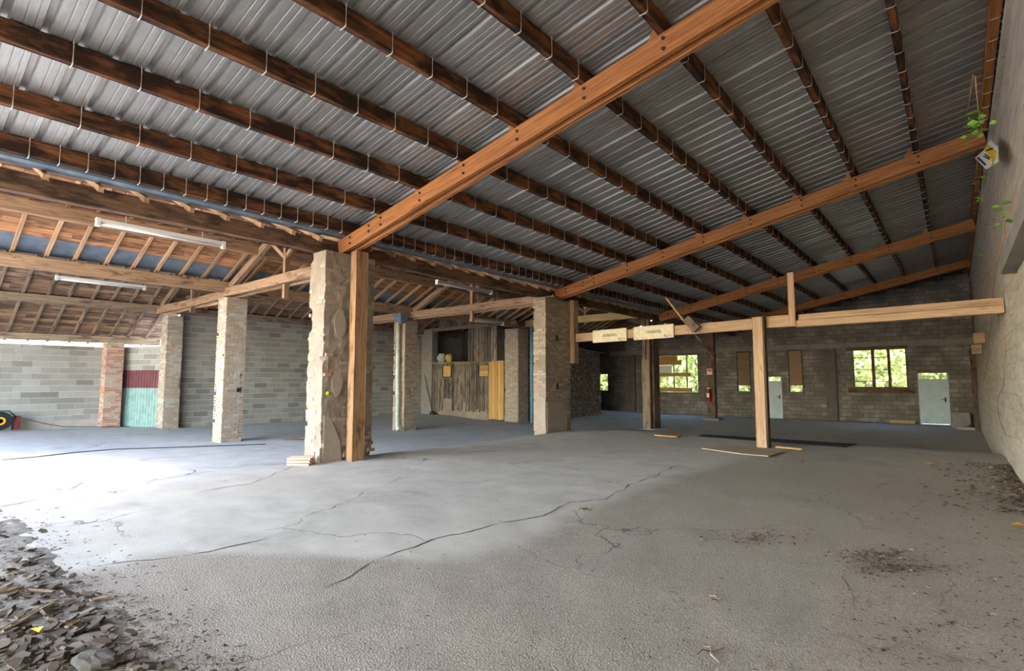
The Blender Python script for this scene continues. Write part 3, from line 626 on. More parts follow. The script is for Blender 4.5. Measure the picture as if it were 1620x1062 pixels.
# rubble wall behind
rb = S(link('wall_rubble', None, Matrix.Translation((-15.7,23,-.3))), 'dark rubble stone wall right of the tall brick pier'); m = MB()
m.add([(-16,20.1,-.5),(-15.66,20.1,-.5),(-15.66,26.9,-.5),(-16,26.9,-.5),(-16,20.1,4.05),(-15.66,20.1,4.05),(-15.66,26.9,3.2),(-16,26.9,3.2)], BOXF); m.obj('rubble_core', M_CONCD, rb, (-15.8,23,-.5))
m = MB(); zz = -.3
ico = [(0,0,1),(.9,0,.3),(.28,.85,.3),(-.72,.53,.3),(-.72,-.53,.3),(.28,-.85,.3),(.72,.53,-.4),(-.28,.85,-.4),(-.9,0,-.4),(-.28,-.85,-.4),(.72,-.53,-.4)]
icf = [(0,1,2),(0,2,3),(0,3,4),(0,4,5),(0,5,1),(1,6,2),(2,7,3),(3,8,4),(4,9,5),(5,10,1),(2,6,7),(3,7,8),(4,8,9),(5,9,10),(1,10,6)]
while zz < 4.0:
    yy = 20.1 + random.uniform(0, .1)
    while yy < 26.9:
        if zz < 4.05 - (yy-20.1)/6.8*.85:
            s = random.uniform(.045, .075); m.add([(p[2]*s*.6, p[0]*s*1.15, p[1]*s*.8) for p in ico], icf, Matrix.Translation((-15.655, yy, zz + random.uniform(-.02, .02))) @ Matrix.Rotation(random.uniform(-1, 1), 4, 'X'))
        yy += random.uniform(.09, .14)
    zz += .1
stuff(m.obj('rubble_stones', M_RUBBLE, rb, (-15.66,23,-.3)))
simple('ledge_board', (-15.6,22.6,3.46), (-15.5,26.9,3.24), .4, .03, W_GREY, 'loose grey board lying on top of the dark rubble wall', 'board')

# ------------------------------------------------------------------ posts and low cross beam
def squared(name, x0, x1, y0, y1, z0, z1, mat, label, parts=()):
    root = empty(name, ((x0+x1)/2, (y0+y1)/2, z0)); T(root, label, 'post'); timber('shaft', ((x0+x1)/2, (y0+y1)/2, z0), ((x0+x1)/2, (y0+y1)/2, z1), x1-x0, y1-y0, mat, root, up=(0,1,0)); return root
squared('timber_post', -8.86, -8.66, 5.86, 6.13, -.0, 4.14, W_POST, 'tall squared timber post standing against the thick pier')
p3 = empty('double_post', (-9.7,20.8,-.36)); T(p3, 'grey and black double timber post behind the ciments sign', 'post')
timber('front_post', (-9.78,20.5,-.36), (-9.78,20.5,2.55), .34, .14, W_GREY, p3, up=(0,1,0)); timber('upper_post', (-9.86,20.52,2.5), (-9.86,20.52,4.5), .16, .12, W_BROWN, p3, up=(0,1,0)); timber('upper_post', (-9.67,20.52,2.5), (-9.67,20.52,4.5), .15, .14, W_BROWN, p3, up=(0,1,0))
timber('rear_post', (-9.68,20.95,-.36), (-9.68,20.95,4.1), .3, .55, W_BROWN, p3, up=(0,1,0))
m = MB(); v, f = rough_box((-10.05,20.3,-.4), (-9.4,21.4,-.27), .08, .02, .03, 4); m.add(v, f); m.obj('mortar_foot', M_MORT, p3, (-9.7,20.8,-.4))
p4 = squared('pale_post', -3.555, -3.335, 12.98, 13.12, .15, 3.12, W_PALE, 'pale squared timber post holding up the low cross beam')
timber('side_board', (-3.31,13.05,.17), (-3.31,13.05,3.1), .04, .2, W_BROWN, p4, up=(0,1,0))
p5 = squared('brown_post', -9.72, -9.36, 27.3, 27.62, -.25, 4.1, W_BROWN, 'brown timber post carrying the red fire extinguisher'); box('plinth', (-9.95,27.1,-.33), (-9.15,27.85,-.2), M_CONC, p5)
simple('wall_post', (-9.05,13.99,2.2), (-9.05,13.99,4.15), .16, .25, W_OLD, 'old upright board fixed to the far edge of the tall brick pier', 'board', up=(0,1,0))
def cy(x): return 14.05 - .146*(x + 9.15)
simple('cross_beam', (-9.1,cy(-9.1),2.98), (-3.57,cy(-3.57)+.0,2.985), .12, .25, W_PALE, 'low pale cross beam behind the isolation and ciments signs', 'beam')
simple('cross_beam', (-3.28,cy(-3.28),3.0), (-2.79,cy(-2.79),3.0), .12, .26, W_PALE, 'short pale beam piece between the pale post and the upright lath', 'beam')
cb = empty('wall_beam', (-2.7,cy(-2.7),2.85)); T(cb, 'pale double cross beam reaching into the concrete wall', 'beam')
timber('lower_plank', (-2.66,cy(-2.66),2.915), (.72,cy(.7),2.91), .16, .14, W_PALE, cb); timber('upper_plank', (-2.6,cy(-2.6)+.03,3.055), (.72,cy(.7)+.03,3.05), .12, .13, W_PALE, cb)
simple('upright_lath', (-2.72,cy(-2.72)-.11,2.86), (-2.72,cy(-2.72)-.11,4.06), .13, .05, W_PALE, 'upright lath nailed to the low cross beam, sticking up', 'board', up=(0,1,0))
a, b = aY(1055,472,13.3), aY(1096,525,13.3)
simple('slanting_board', a, b, .04, .15, W_PALE, 'slanting board nailed beside the ciments sign', 'board', up=(0,1,0))
a = aY(1093,512,13.2); simple('board_offcut', a + Vector((-.12,0,.13)), a + Vector((.16,0,-.16)), .12, .2, W_BROWN, 'short dark board offcut on the slanting board', 'board')
simple('slanting_lath', aY(1083,522,13.25), aY(1101,521,13.25) + Vector((0,0,.1)), .03, .06, W_PALE, 'small broken lath at the foot of the slanting board', 'board')
simple('hanging_brace', aY(1094,522,13.52), aY(1130,567,14.0), .04, .06, W_BROWN, 'thin dark brace hanging below the ciments end of the beam', 'board')
simple('yellow_beam', (-16.1,20.55,4.44), (-9.95,20.55,4.44), .16, .3, W_YEL, 'pale yellow new timber beam above the isolation sign', 'beam')
# ------------------------------------------------------------------ signs
def text_mesh(s, size, mat):
    c = bpy.data.curves.new('lettering', 'FONT'); c.body = s; c.size = size; c.align_x = 'CENTER'; c.align_y = 'CENTER'; c.extrude = .0015
    o = bpy.data.objects.new('lettering_tmp', c); COL.objects.link(o); dg = bpy.context.evaluated_depsgraph_get()
    me = bpy.data.meshes.new_from_object(o.evaluated_get(dg)); bpy.data.objects.remove(o); me.materials.clear(); me.materials.append(mat); me.name = 'lettering'; return me
def sign(xa, xb, text, label):
    za, zb = 2.79, 3.15; ya, yb = cy(xa)-.1, cy(xb)-.1; u = Vector((xb-xa, yb-ya, 0)); L = u.length; u.normalize(); c = Vector(((xa+xb)/2, (ya+yb)/2, (za+zb)/2))
    B = Matrix((u, Vector((0,0,1)), u.cross(Vector((0,0,1))))).transposed().to_4x4(); B.translation = c
    root = link('sign_board', mesh_of('sign_board', boxv((-L/2,-.18,-.012),(L/2,.18,.012)), BOXF, M_SIGN), B); T(root, label, 'sign')
    m = MB()
    for (x0,y0,x1,y1) in ((-L/2+.03,.145,L/2-.03,.15),(-L/2+.03,-.15,L/2-.03,-.145),(-L/2+.03,-.15,-L/2+.035,.15),(L/2-.035,-.15,L/2-.03,.15)): m.box((x0,y0,.012),(x1,y1,.0135))
    link('border_line', m.mesh('border_line', M_PINK), B, root)
    link('lettering', text_mesh(text, .15, M_LETTER), B @ Matrix.Translation((.02,.02,.0135)), root)
    link('logo', text_mesh('Big', .085, M_LBLUE), B @ Matrix.Translation((L/2-.235,-.115,.0135)), root); link('logo', text_mesh('Mat', .085, M_LRED), B @ Matrix.Translation((L/2-.1,-.115,.0135)), root)
sign(-8.28, -7.08, 'isolation', 'cream sign board reading isolation')
sign(-6.84, -5.62, 'ciments', 'cream sign board reading ciments')

# ------------------------------------------------------------------ plank partition, loft and door
wp = S(link('wall_partition', None, Matrix.Translation((-19.6,19.4,-.15))), 'weathered grey plank partition below a loft opening')
x = -21.45
holes = ((-20.65,-20.05,1.86,2.42), (-18.05,-17.45,1.9,2.42))
while x < -17.42:
    w = random.uniform(.1, .17); zb = random.choice((.12,.2,.28,.15,.1)); zt = 2.56
    if -20.75 < x < -20.1: zb = .75 + random.uniform(-.05, .05)
    if -19.3 < x < -19.1: zb = .6
    segs = [(zb, zt)]
    for h in holes:
        if x + w > h[0] and x < h[1]: segs = [(zb, h[2]), (h[3], zt)]
    for (c, d) in segs: timber('plank', (x+w/2, 19.4+random.uniform(-.012,.012), c), (x+w/2, 19.4, d), w-.008, .025, W_PART, wp, up=(0,1,0), seg=2, jit=.003, cham=.003)
    x += w + .012
x = -18.75
while x < -16.9:
    w = random.uniform(.14, .22); timber('plank', (x+w/2, 19.28+random.uniform(-.012,.012), 2.6), (x+w/2, 19.28, 4.28), w-.01, .025, W_PART, wp, up=(0,1,0), seg=2, jit=.003, cham=.003); x += w + .008
x = -21.3
while x < -18.2:
    w = random.uniform(.14, .2); ht = min(5.72 - SL*abs(x+w/2+19.2), 5.5); timber('plank', (x+w/2, 19.6, 4.45), (x+w/2, 19.6, ht), w-.006, .025, W_PART, wp, up=(0,1,0), seg=2, jit=.003, cham=.003); x += w
timber('head_beam', (-22.2,19.42,4.37), (-15.7,19.42,4.40), .14, .17, W_GREY, wp); timber('sill_beam', (-21.5,19.38,2.6), (-16.9,19.38,2.6), .2, .07, W_GREY, wp); timber('corner_post', (-17.4,19.36,-.1), (-17.4,19.36,2.6), .1, .08, W_PART, wp, up=(0,1,0))
box('loft_floor', (-22.2,19.4,2.52), (-16.4,22.3,2.58), W_GREY, wp)
m = MB(); v, f = rough_box((-21.45,19.46,-.25), (-17.5,19.62,.95), .12, .02, .03, 8); m.add(v, f); m.obj('low_masonry', M_PLAST, wp, (-19.5,19.5,-.25))
ps = box('plywood_patch', (-20.63,19.36,1.88), (-20.07,19.4,2.42), W_DOOR, wp); ps['label'] = 'pale plywood square closing a small window'
for k in range(4): box('slat', (-18.05,19.36+.004*(k%2),1.9+.13*k), (-17.47,19.4,2.02+.13*k), W_DOOR, wp)
timber('patch_sill', (-20.8,19.33,1.8), (-19.9,19.33,1.8), .08, .05, W_GREY, wp)
dn = [0]
def door_root(loc, label): dn[0] += 1; return S(empty('door_%d' % dn[0], loc), label)
d0 = door_root((-16.9,19.3,-.19), 'yellow plank door in the weathered partition')
for k in range(5): xx = -17.36 + .19*k; timber('plank', (xx+.09,19.3+.006*(k%2),-.17+random.uniform(0,.03)), (xx+.09,19.3,2.62), .18, .03, W_DOOR, d0, up=(0,1,0), seg=2, jit=.003, cham=.003)
# bundle on the loft, tools at the foot
def lump(r, seed, sq=(1,1,1), n=12):
    v = []; f = []
    for j in range(n+1):
        t = math.pi*j/n
        for i in range(n*2):
            p = 2*math.pi*i/(n*2); q = Vector((math.sin(t)*math.cos(p), math.sin(t)*math.sin(p), math.cos(t))); k = r*(1 + .22*noise.fractal(q*1.8 + Vector((seed,0,0)), 1, 2, 3)); v.append((q.x*k*sq[0], q.y*k*sq[1], q.z*k*sq[2]))
    for j in range(n):
        for i in range(n*2): f.append((j*n*2+i, (j+1)*n*2+i, (j+1)*n*2+(i+1)%(n*2), j*n*2+(i+1)%(n*2)))
    return v, f
def lumpobj(name, loc, r, seed, sq, mat, label, cat): m = MB(); m.add(*lump(r, seed, sq)); return T(link(name, m.mesh(name, mat, True), Matrix.Translation(loc)), label, cat)
lumpobj('wrapped_bundle', (-20.95,19.55,2.86), .27, 2, (1.1,.7,1), plain('grey_tarp', (.42,.42,.38), .6, 0, .5, 5), 'grey wrapped bundle lying on the loft ledge', 'bundle')
lumpobj('yellow_bag', (-20.45,19.6,2.85), .24, 6, (.9,.7,1.05), plain('yellow_bag_plastic', (.50,.40,.12), .6, 0, .3, 5), 'yellowish bag beside the grey bundle on the loft ledge', 'bag')
lumpobj('blue_sheet', (-21.42,19.5,2.68), .16, 9, (1.2,.7,.5), plain('blue_tarp', (.03,.09,.25), .6), 'blue plastic sheet crumpled on the loft ledge', 'sheet')
lumpobj('black_bucket', (-21.2,19.15,-.02), .16, 12, (1,.8,.8), M_BLACK, 'small black lump at the foot of the leaning stick', 'rubbish')
simple('leaning_stick', (-21.1,19.1,-.1), (-22.0,19.3,2.0), .05, .04, W_BROWN, 'thin dark stick leaning in the corner by the partition', 'stick')

# ------------------------------------------------------------------ windows and doors of the back wall
def leafdoor(x0, x1, z0, z1, ztop, label, hx):
    r_ = door_root(((x0+x1)/2,31.05,z0), label); b = box('leaf', (x0+.04,31.03,z0+.05), (x1-.04,31.08,z1), M_DOORP, r_); box('frame_jamb', (x0-.01,30.99,z0), (x0+.04,31.12,ztop), M_DOORP, r_); box('frame_jamb', (x1-.04,30.99,z0), (x1+.01,31.12,ztop), M_DOORP, r_)
    h = empty('x', (0,0,0)); bpy.data.objects.remove(h)
    m = MB(); m.box((hx-.03,31.01,.72),(hx+.03,31.03,.92)); m.box((hx-.14,30.96,.82),(hx+.02,30.985,.845)); m.box((hx-.005,30.96,.82),(hx+.02,31.02,.845)); m.obj('handle', M_BLACK, b, (hx,31,.8))
    box('transom_pane', (x0+.04,31.05,z1+.01), (x1-.04,31.056,ztop), M_GLASS, r_)
leafdoor(-1.36, -.29, -.32, 1.75, 2.02, 'pale grey blue metal door right of the wide window', -.42)
leafdoor(-7.86, -7.13, -.34, 1.66, 1.88, 'pale grey metal door half hidden by the pale post', -7.25)
wnn = [0]
def window_root(loc, label): wnn[0] += 1; return S(empty('window_%d' % wnn[0], loc), label)
w1 = window_root((-2.8,31.1,1.38), 'wide window with iron bars and green trees outside')
for xx, ww in ((-3.88,.04),(-3.12,.13),(-2.48,.11),(-1.78,.04)): box('mullion', (xx,31.06,1.38), (xx+ww,31.14,3.17), W_DARK if ww > .1 else M_BLACK, w1)
for zz in (1.62,2.2,2.78): box('glazing_bar', (-3.86,31.09,zz), (-2.4,31.11,zz+.03), M_BLACK, w1)
for a, b in ((-3.84,-3.12),(-2.99,-2.48),(-2.37,-1.78)): box('pane', (a,31.1,1.4), (b,31.104,3.16), M_GLASS, w1)
timber('sill_board', (-4.12,30.93,1.23), (-1.5,30.93,1.23), .12, .27, W_BROWN, w1); timber('head_board', (-4.1,30.95,3.22), (-1.65,30.95,3.24), .1, .17, W_BROWN, w1)
w2 = window_root((-13.1,31.1,1.0), 'window crossed by orange boards behind the double post')
for xx in (-14.65,-13.08,-12.28,-11.6): box('mullion', (xx,31.06,1.0), (xx+.06,31.14,3.18), M_CONCD, w2)
for a, b in ((-14.6,-13.1),(-13.02,-12.3),(-12.22,-11.62)): box('pane', (a,31.1,1.02), (b,31.104,3.16), M_GLASS, w2)
for (x0, x1, zz, h) in ((-14.7,-12.75,2.86,.3),(-14.7,-12.5,2.62,.26),(-14.7,-11.95,1.93,.22),(-14.7,-11.9,1.02,.24)): timber('board', (x0,30.95,zz+h/2), (x1,30.95,zz+h/2), .04, h, W_DOOR, w2)
box('paper_sheet', (-14.3,31.02,2.15), (-13.15,31.03,2.6), M_WHITE, w2)
w3 = window_root((-17.9,31.1,1.05), 'narrow slot window beside the dark corner'); box('pane', (-18.28,31.1,1.07), (-17.52,31.104,3.1), M_GLASS, w3); box('board', (-18.3,30.97,2.1), (-17.5,31.0,3.12), W_OSB, w3)
for i, (x0, x1, lb) in enumerate(((-6.76,-6.09,'right of the half hidden door'), (-9.36,-8.66,'beside the extinguisher post'))):
    w_ = window_root(((x0+x1)/2,31.1,1.06), 'narrow boarded slot window ' + lb)
    box('board', (x0+.04,31.0,1.42), (x1-.04,31.03,3.24), W_OSB, w_); box('pane', (x0+.03,31.1,1.08), (x1-.03,31.104,1.42), M_GLASS, w_)
    for a in (x0, x1-.04): box('frame', (a,30.97,1.06), (a+.04,31.08,3.27), M_BLACK, w_)
    box('frame', (x0,30.97,3.23), (x1,31.08,3.27), M_BLACK, w_); box('frame', (x0,30.97,1.06), (x1,31.08,1.1), M_CONCD, w_)
# corrugated infill sheet at the left
tp = empty('infill_sheet', (-23.2,6.9,-.08)); T(tp, 'corrugated sheet, maroon above and pale green below, between two piers', 'sheet')
nu = Vector((.51,-.86,0)); iun = iu.normalized()
for k in range(3):
    for (z0, z1, mt, nm) in ((-.08,1.42,M_GREENS,'green_sheet'), (1.4,2.06,M_MAROON,'maroon_sheet')):
        v = []; n_ = 25
        for z in (z0, z1):
            for q in range(n_): d = .012*(1 if (q//2) % 2 else -1) + (.01 if mt is M_MAROON else 0); pnt = Vector((-24.3,6.26,0)) + iun*(k*.72 + .72*q/(n_-1)) + nu*(d + .02 + .006*k); v.append((pnt.x, pnt.y, z))
        m = MB(); m.add(v, [(q, q+1, q+1+n_, q+n_) for q in range(n_-1)]); m.obj(nm, mt, tp, v[0])

# ------------------------------------------------------------------ lamps, pipes, extinguisher
def lamp(x, y0, y1, z, zt, label, bright=True):
    r_ = empty('fluorescent_lamp', (x,(y0+y1)/2,z)); T(r_, label, 'lamp', 'fluorescent battens of the tiled roof'); L = y1-y0
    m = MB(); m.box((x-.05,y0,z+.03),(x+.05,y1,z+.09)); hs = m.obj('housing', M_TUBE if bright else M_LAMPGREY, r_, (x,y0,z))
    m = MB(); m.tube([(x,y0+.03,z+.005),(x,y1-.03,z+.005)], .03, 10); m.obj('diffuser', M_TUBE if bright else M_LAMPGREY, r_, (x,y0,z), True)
    for yy in (y0, y1-.05): box('end_cap', (x-.055,yy-.01,z-.04), (x+.055,yy+.05,z+.1), M_TUBE, hs)
    for yy in (y0+L*.2, y0+L*.8): m = MB(); m.tube([(x,yy,z+.09),(x,yy,zt)], .006, 5); m.obj('hanging_wire', M_HOOK, r_, (x,yy,z))
lamp(-11.5, 2.47, 4.62, 4.42, 5.44, 'white fluorescent lamp hanging high below the orange boards')
lamp(-19.2, 3.3, 5.45, 4.5, 5.5, 'white fluorescent lamp hanging low over the left aisle')
lamp(-11.5, 10.5, 12.9, 4.5, 5.44, 'grey fluorescent lamp in front of the king post truss', False)
lamp(-13.4, 13.9, 15.7, 3.84, 5.86, 'grey fluorescent lamp below the tie beam near the loft', False)
lamp(-11.3, 18.3, 20.3, 4.6, 5.3, 'grey fluorescent lamp above the pale yellow beam', False)
lamp(-11.3, 26.0, 28.0, 4.55, 5.3, 'fluorescent lamp whose white end shows above the ciments sign', False)
dp = empty('downpipe', (-16.22,13.05,-.2)); T(dp, 'weathered plastic downpipe with a zinc hopper on the ragged pier', 'pipe')
m = MB(); m.tube([(-16.42,13.04,3.9),(-16.42,13.04,2.0),(-16.38,13.04,1.2),(-16.36,13.03,.0),(-16.2,12.95,-.16)], .075, 10); m.obj('pipe', M_PVC, dp, (-16.2,13.05,-.2), True)
m = MB(); m.add([(-16.36,13.0,3.85),(-16.2,13.0,3.85),(-16.2,13.16,3.85),(-16.36,13.16,3.85),(-16.55,12.8,4.22),(-16.0,12.8,4.22),(-16.0,13.3,4.22),(-16.55,13.3,4.22)], BOXF); m.obj('hopper', M_ZINC, dp, (-16.28,13.08,3.85))
bp = empty('blue_pipe', (-14.95,19.6,-.22)); T(bp, 'blue grey plastic pipe rising beside the tall brick pier', 'pipe'); m = MB(); m.tube([(-14.95,19.55,-.24),(-14.95,19.55,4.15)], .09, 12); m.obj('pipe', M_BLUEPIPE, bp, (-14.95,19.55,-.24), True)
for zz in (.7,1.75,2.9): m = MB(); m.tube([(-14.95,19.55,zz),(-14.95,19.55,zz+.1)], .1, 12); m.obj('socket', M_BLUEPIPE, bp, (-14.95,19.55,zz), True)
fe = empty('fire_extinguisher', (-9.62,27.15,.62)); T(fe, 'red fire extinguisher hanging on the brown post', 'fire extinguisher')
Mx = Matrix.Translation((-9.62,27.15,.62)); m = MB(); m.lathe([(.085,0),(.095,.02),(.095,.5),(.07,.57),(.035,.61),(.03,.66)], 18, Mx); cyl = m.obj('cylinder', M_RED, fe, (-9.62,27.15,.62), True)
m = MB(); m.box((-9.7,27.12,1.29),(-9.5,27.18,1.33)); m.box((-9.66,27.11,1.25),(-9.58,27.19,1.29)); m.obj('valve_lever', M_YELLOW, fe, (-9.6,27.15,1.25))
m = MB(); m.tube([(-9.66,27.15,1.27),(-9.78,27.12,1.15),(-9.78,27.1,.85),(-9.76,27.1,.66)], .014, 6); m.obj('hose', M_BLACK, fe, (-9.7,27.12,.66), True)
box('label_band', (-9.68,27.05,.85), (-9.56,27.06,1.05), M_WHITE, cyl)
fs = box('safety_sign', (-9.7,27.27,1.98), (-9.46,27.295,2.28), M_WHITE); T(fs, 'small red white and yellow safety sign on the brown post', 'sign'); box('red_panel', (-9.68,27.262,2.12), (-9.48,27.272,2.26), M_LRED, fs); box('yellow_panel', (-9.68,27.262,2.0), (-9.48,27.272,2.06), M_YELLOW, fs)

# ------------------------------------------------------------------ things on the floor
def slab(name, cs, z, h, mat, label, cat):
    m = MB(); v = [(x, y, fz(x, y) + z) for (x, y) in cs]; k = len(v); m.add([*v, *[(x, y, q + h) for (x, y, q) in v]], [tuple(range(k))[::-1], tuple(range(k, 2*k))] + [(i, (i+1)%k, (i+1)%k+k, i+k) for i in range(k)]); c = v[0]; return T(m.obj(name, mat, None, c), label, cat)
slab('rubber_mat', [(-5.4,14.35),(-3.9,14.2),(-2.0,14.05),(-1.9,15.3),(-3.6,15.4),(-5.6,15.3)], .012, .012, M_RUBBER, 'black rubber mat lying behind the pale post', 'mat')
slab('cardboard_sheet', [(-4.35,11.75),(-3.4,11.35),(-2.9,11.35),(-2.85,12.35),(-3.9,12.6)], .015, .02, W_BEIGE, 'flat beige sheet lying in front of the pale post', 'sheet')
slab('brown_plank', [(-6.35,13.7),(-5.7,13.68),(-5.75,14.1),(-6.4,14.15)], .02, .03, W_DOOR, 'brown board lying flat left of the black mat', 'board')
simple('floor_lath', (-3.15,12.95,.21), (-2.6,12.85,.21), .1, .03, W_DOOR, 'orange lath on the floor right of the pale post', 'board')
simple('floor_plank', (-15.1,7.9,.0), (-14.4,8.7,.0), .18, .03, W_BROWN, 'dark plank lying on the floor behind the notched pier', 'board')
simple('floor_beam', (-2.5,30.7,-.22), (-1.55,30.75,-.22), .1, .14, W_YEL, 'pale timber offcut lying left of the metal door', 'board')
cp = empty('corner_post', (.5,28.6,-.3)); T(cp, 'brown timber upright in the corner by the concrete wall', 'post'); timber('shaft', (.55,28.4,-.3), (.55,28.4,3.1), .16, .3, W_BROWN, cp, up=(0,1,0))
m = MB(); m.add(*rough_box((-.25,29.2,-.35), (.35,29.8,.35), .06, .03, .15, 7)); T(m.obj('stone_block', M_CONC, None, (.05,29.5,-.3)), 'big rough stone block in the corner by the metal door', 'stone')
slab('stone_slab', [(-.1,28.4),(.5,28.4),(.5,28.9),(-.05,28.9)], .0, .1, M_PLASTG, 'low pale stone slab before the rough stone block', 'stone')
for (yy, zz, lb) in ((20.5,2.75,'upper small wooden block fixed on the concrete wall'), (23.2,2.55,'lower small wooden block fixed on the concrete wall')): o = box('wall_block', (.45,yy,zz), (.7,yy+.5,zz+.3), W_PALE); T(o, lb, 'wood block')
# stack of terracotta tiles beside the thick pier
for k in range(3):
    r_ = empty('roof_tile', (-9.12,5.12,.15+k*.055)); T(r_, ['lowest roof tile of the stack beside the thick pier','middle roof tile of the stack beside the thick pier','top roof tile of the stack beside the thick pier'][k], 'tile', 'stack of roof tiles')
    M = Matrix.Translation((-9.12+.02*k,5.13-.015*k,.165+k*.055)) @ Matrix.Rotation(R(35+4*k), 4, 'Z'); m = MB(); m.box((-.2,-.13,0),(.2,.13,.018), M); m.obj('slab', M_TILE, r_, (-9.12,5.13,.165+k*.055))
    for q in (-.11,0,.11):
        m = MB(); m.box((-.2,q-.025,.018),(.2,q+.025,.04), M); m.obj('rib', M_TILE, r_, (-9.12,5.13,.18+k*.055))
# cable reel and cable
cr = empty('cable_reel', (-24.2,2.95,.04)); T(cr, 'black and green cable reel with orange hub at the left edge', 'cable reel'); Ry = Matrix.Translation((-24.15,3.0,.36)) @ Matrix.Rotation(R(90), 4, 'Y')
m = MB(); m.lathe([(.3,-.13),(.3,-.11),(.2,-.105),(.2,.105),(.3,.11),(.3,.13)], 28, Ry); drum = m.obj('drum', M_BLACK, cr, (-24.15,3.0,.36))
m = MB(); m.lathe([(.13,.131),(.13,.15),(.075,.15),(.075,.131)], 24, Ry); m.obj('hub_ring', M_ORANGE, drum, (-24.15,3.0,.36))
m = MB(); m.tube([(-24.05,3.3,.05),(-24.05,3.36,.5),(-24.05,3.2,.68),(-24.05,2.8,.68),(-24.05,2.64,.5),(-24.05,2.7,.05)], .025, 8); m.obj('stand', M_GREENP, cr, (-24.05,3,.05), True)
m = MB(); m.box((-24.2,3.3,.06),(-24.05,3.5,.5)); m.obj('side_box', plain('dark_red_plastic', (.12,.02,.02), .6), cr, (-24.1,3.4,.06))
cabl = [aZ(26,667,.2), aZ(40,674,.06), aZ(60,679,.03), aZ(110,679,.03)]
m = MB(); m.tube([(-24.0,3.5,.45),(-24.0,4.0,.25),(-23.95,4.6,.08),(-23.9,5.2,.04),(-23.4,6.4,.0)], .012, 6); T(m.obj('reel_cable', M_BLACK, None, (-24,3.5,.1), True), 'dark cable trailing from the reel along the left wall', 'cable')
pts = [aZ(x, y, 0) for x, y in ((0,733),(60,727),(120,718),(180,711),(300,706),(420,702))]; m = MB(); m.tube([(p.x, p.y, fz(p.x, p.y)+.012) for p in pts], .010, 6); T(m.obj('floor_cable', M_BLACK, None, (pts[0].x,pts[0].y,0), True), 'thin black cable lying across the bright left floor', 'cable')

# ------------------------------------------------------------------ rubble, sticks, litter
poly = [(-60,800),(0,804),(55,830),(100,868),(140,915),(200,945),(250,985),(290,1080),(-60,1080)]
pw = [aZ(x, y, .17) for x, y in poly]
def inside(x, y):
    r_ = False; n = len(pw); dm = 9
    for i in range(n):
        a, b = pw[i], pw[(i+1) % n]
        if (a.y > y) != (b.y > y) and x < (b.x-a.x)*(y-a.y)/(b.y-a.y) + a.x: r_ = not r_
        t = max(0, min(1, ((x-a.x)*(b.x-a.x) + (y-a.y)*(b.y-a.y))/((b.x-a.x)**2 + (b.y-a.y)**2 + 1e-9))); dm = min(dm, math.hypot(x - a.x - t*(b.x-a.x), y - a.y - t*(b.y-a.y)))
    return dm if r_ else -dm
sv = []; gx = np.arange(-10, -2.6, .045); gy = np.arange(.3, 2.6, .045); keep = {}
for j, y in enumerate(gy):
    for i, x in enumerate(gx):
        d = inside(x, y) + .22*noise.fractal((x*2.3, y*2.3, 8), 1, 2, 4)
        if d > -.1: keep[(i, j)] = len(sv); sv.append((x, y, fz(x, y) - .018 + .030*sm(-.1, .3, d) + .016*sm(0, .3, d)*noise.fractal((x*6, y*6, 2), 1, 2, 4)))
sfc = [(keep[(i,j)], keep[(i+1,j)], keep[(i+1,j+1)], keep[(i,j+1)]) for (i, j) in keep if (i+1,j) in keep and (i+1,j+1) in keep and (i,j+1) in keep]
M_SOIL = m_conc('trodden_soil', (.16,.13,.10), (.30,.255,.205), 5, 34, bumpd=.02, strength=1.0)
T(stuff(link('soil_layer', mesh_of('soil_layer', sv, sfc, M_SOIL, True))), 'layer of brown soil and dust around the rubble heap', 'soil')
def shard_mesh(seed):
    rr = random.Random(seed); n = rr.randint(5, 7); h = rr.uniform(.008, .02); v = []; b = rr.uniform(.45, .8)
    for z in (0, h):
        for i in range(n): t = 2*math.pi*i/n + rr.uniform(-.25, .25) if z == 0 else None; v.append((math.cos(t), math.sin(t)*b, 0) if t is not None else (v[i][0]*.92, v[i][1]*.92, 0))
    v = [(x*.06, y*.06, (0 if i < n else h)) for i, (x, y, z) in enumerate(v)]
    return mesh_of('tile_shard', v, [tuple(range(n))[::-1], tuple(range(n, 2*n))] + [(i, (i+1)%n, (i+1)%n+n, i+n) for i in range(n)], M_SHARD)
SH = [shard_mesh(i) for i in range(10)]
def drop(x, y, s, flat=.25): return Matrix.Translation((x, y, fz(x, y) + .022)) @ Matrix.Rotation(random.uniform(0, 6.28), 4, 'Z') @ Matrix.Rotation(random.uniform(-flat, flat), 4, 'X') @ Matrix.Rotation(random.uniform(-flat, flat), 4, 'Y') @ Matrix.Scale(s, 4)
cnt = 0
while cnt < 240:
    px, py = random.uniform(-10, 260), 830 + 235*random.random()**.75
    if px > 20 + (py-830)*.95 + random.gauss(0, 25): continue
    p = aZ(px, py, .17); o = link('tile_shard', random.choice(SH), drop(p.x, p.y, random.choice((.3,.4,.5,.6,.75,1.0)), .45)); T(o, 'dark broken shard in the rubble heap at lower left', 'debris', 'shards of the rubble heap'); cnt += 1
for i, (a, b, w, h, mt, lb) in enumerate(((aZ(0,1000,.21), aZ(80,955,.2), .045, .02, M_STRAW, 'long pale stick lying on the rubble heap'), (aZ(-8,938,.21), aZ(35,928,.2), .05, .03, W_BEIGE, 'short square lath at the left edge of the rubble heap'), (aZ(143,950,.19), aZ(177,941,.19), .045, .012, W_BEIGE, 'flat pale wood chip lying alone beyond the rubble heap'), (aZ(45,933,.2), aZ(85,936,.2), .025, .02, W_BROWN, 'dark bent stick between the two laths'), (aZ(105,992,.2), aZ(125,981,.2), .03, .015, W_BEIGE, 'small tan stick in front of the long pale stick'))): simple('debris_stick', a, b, w, h, mt, lb, 'stick', seg=5, jit=.006)
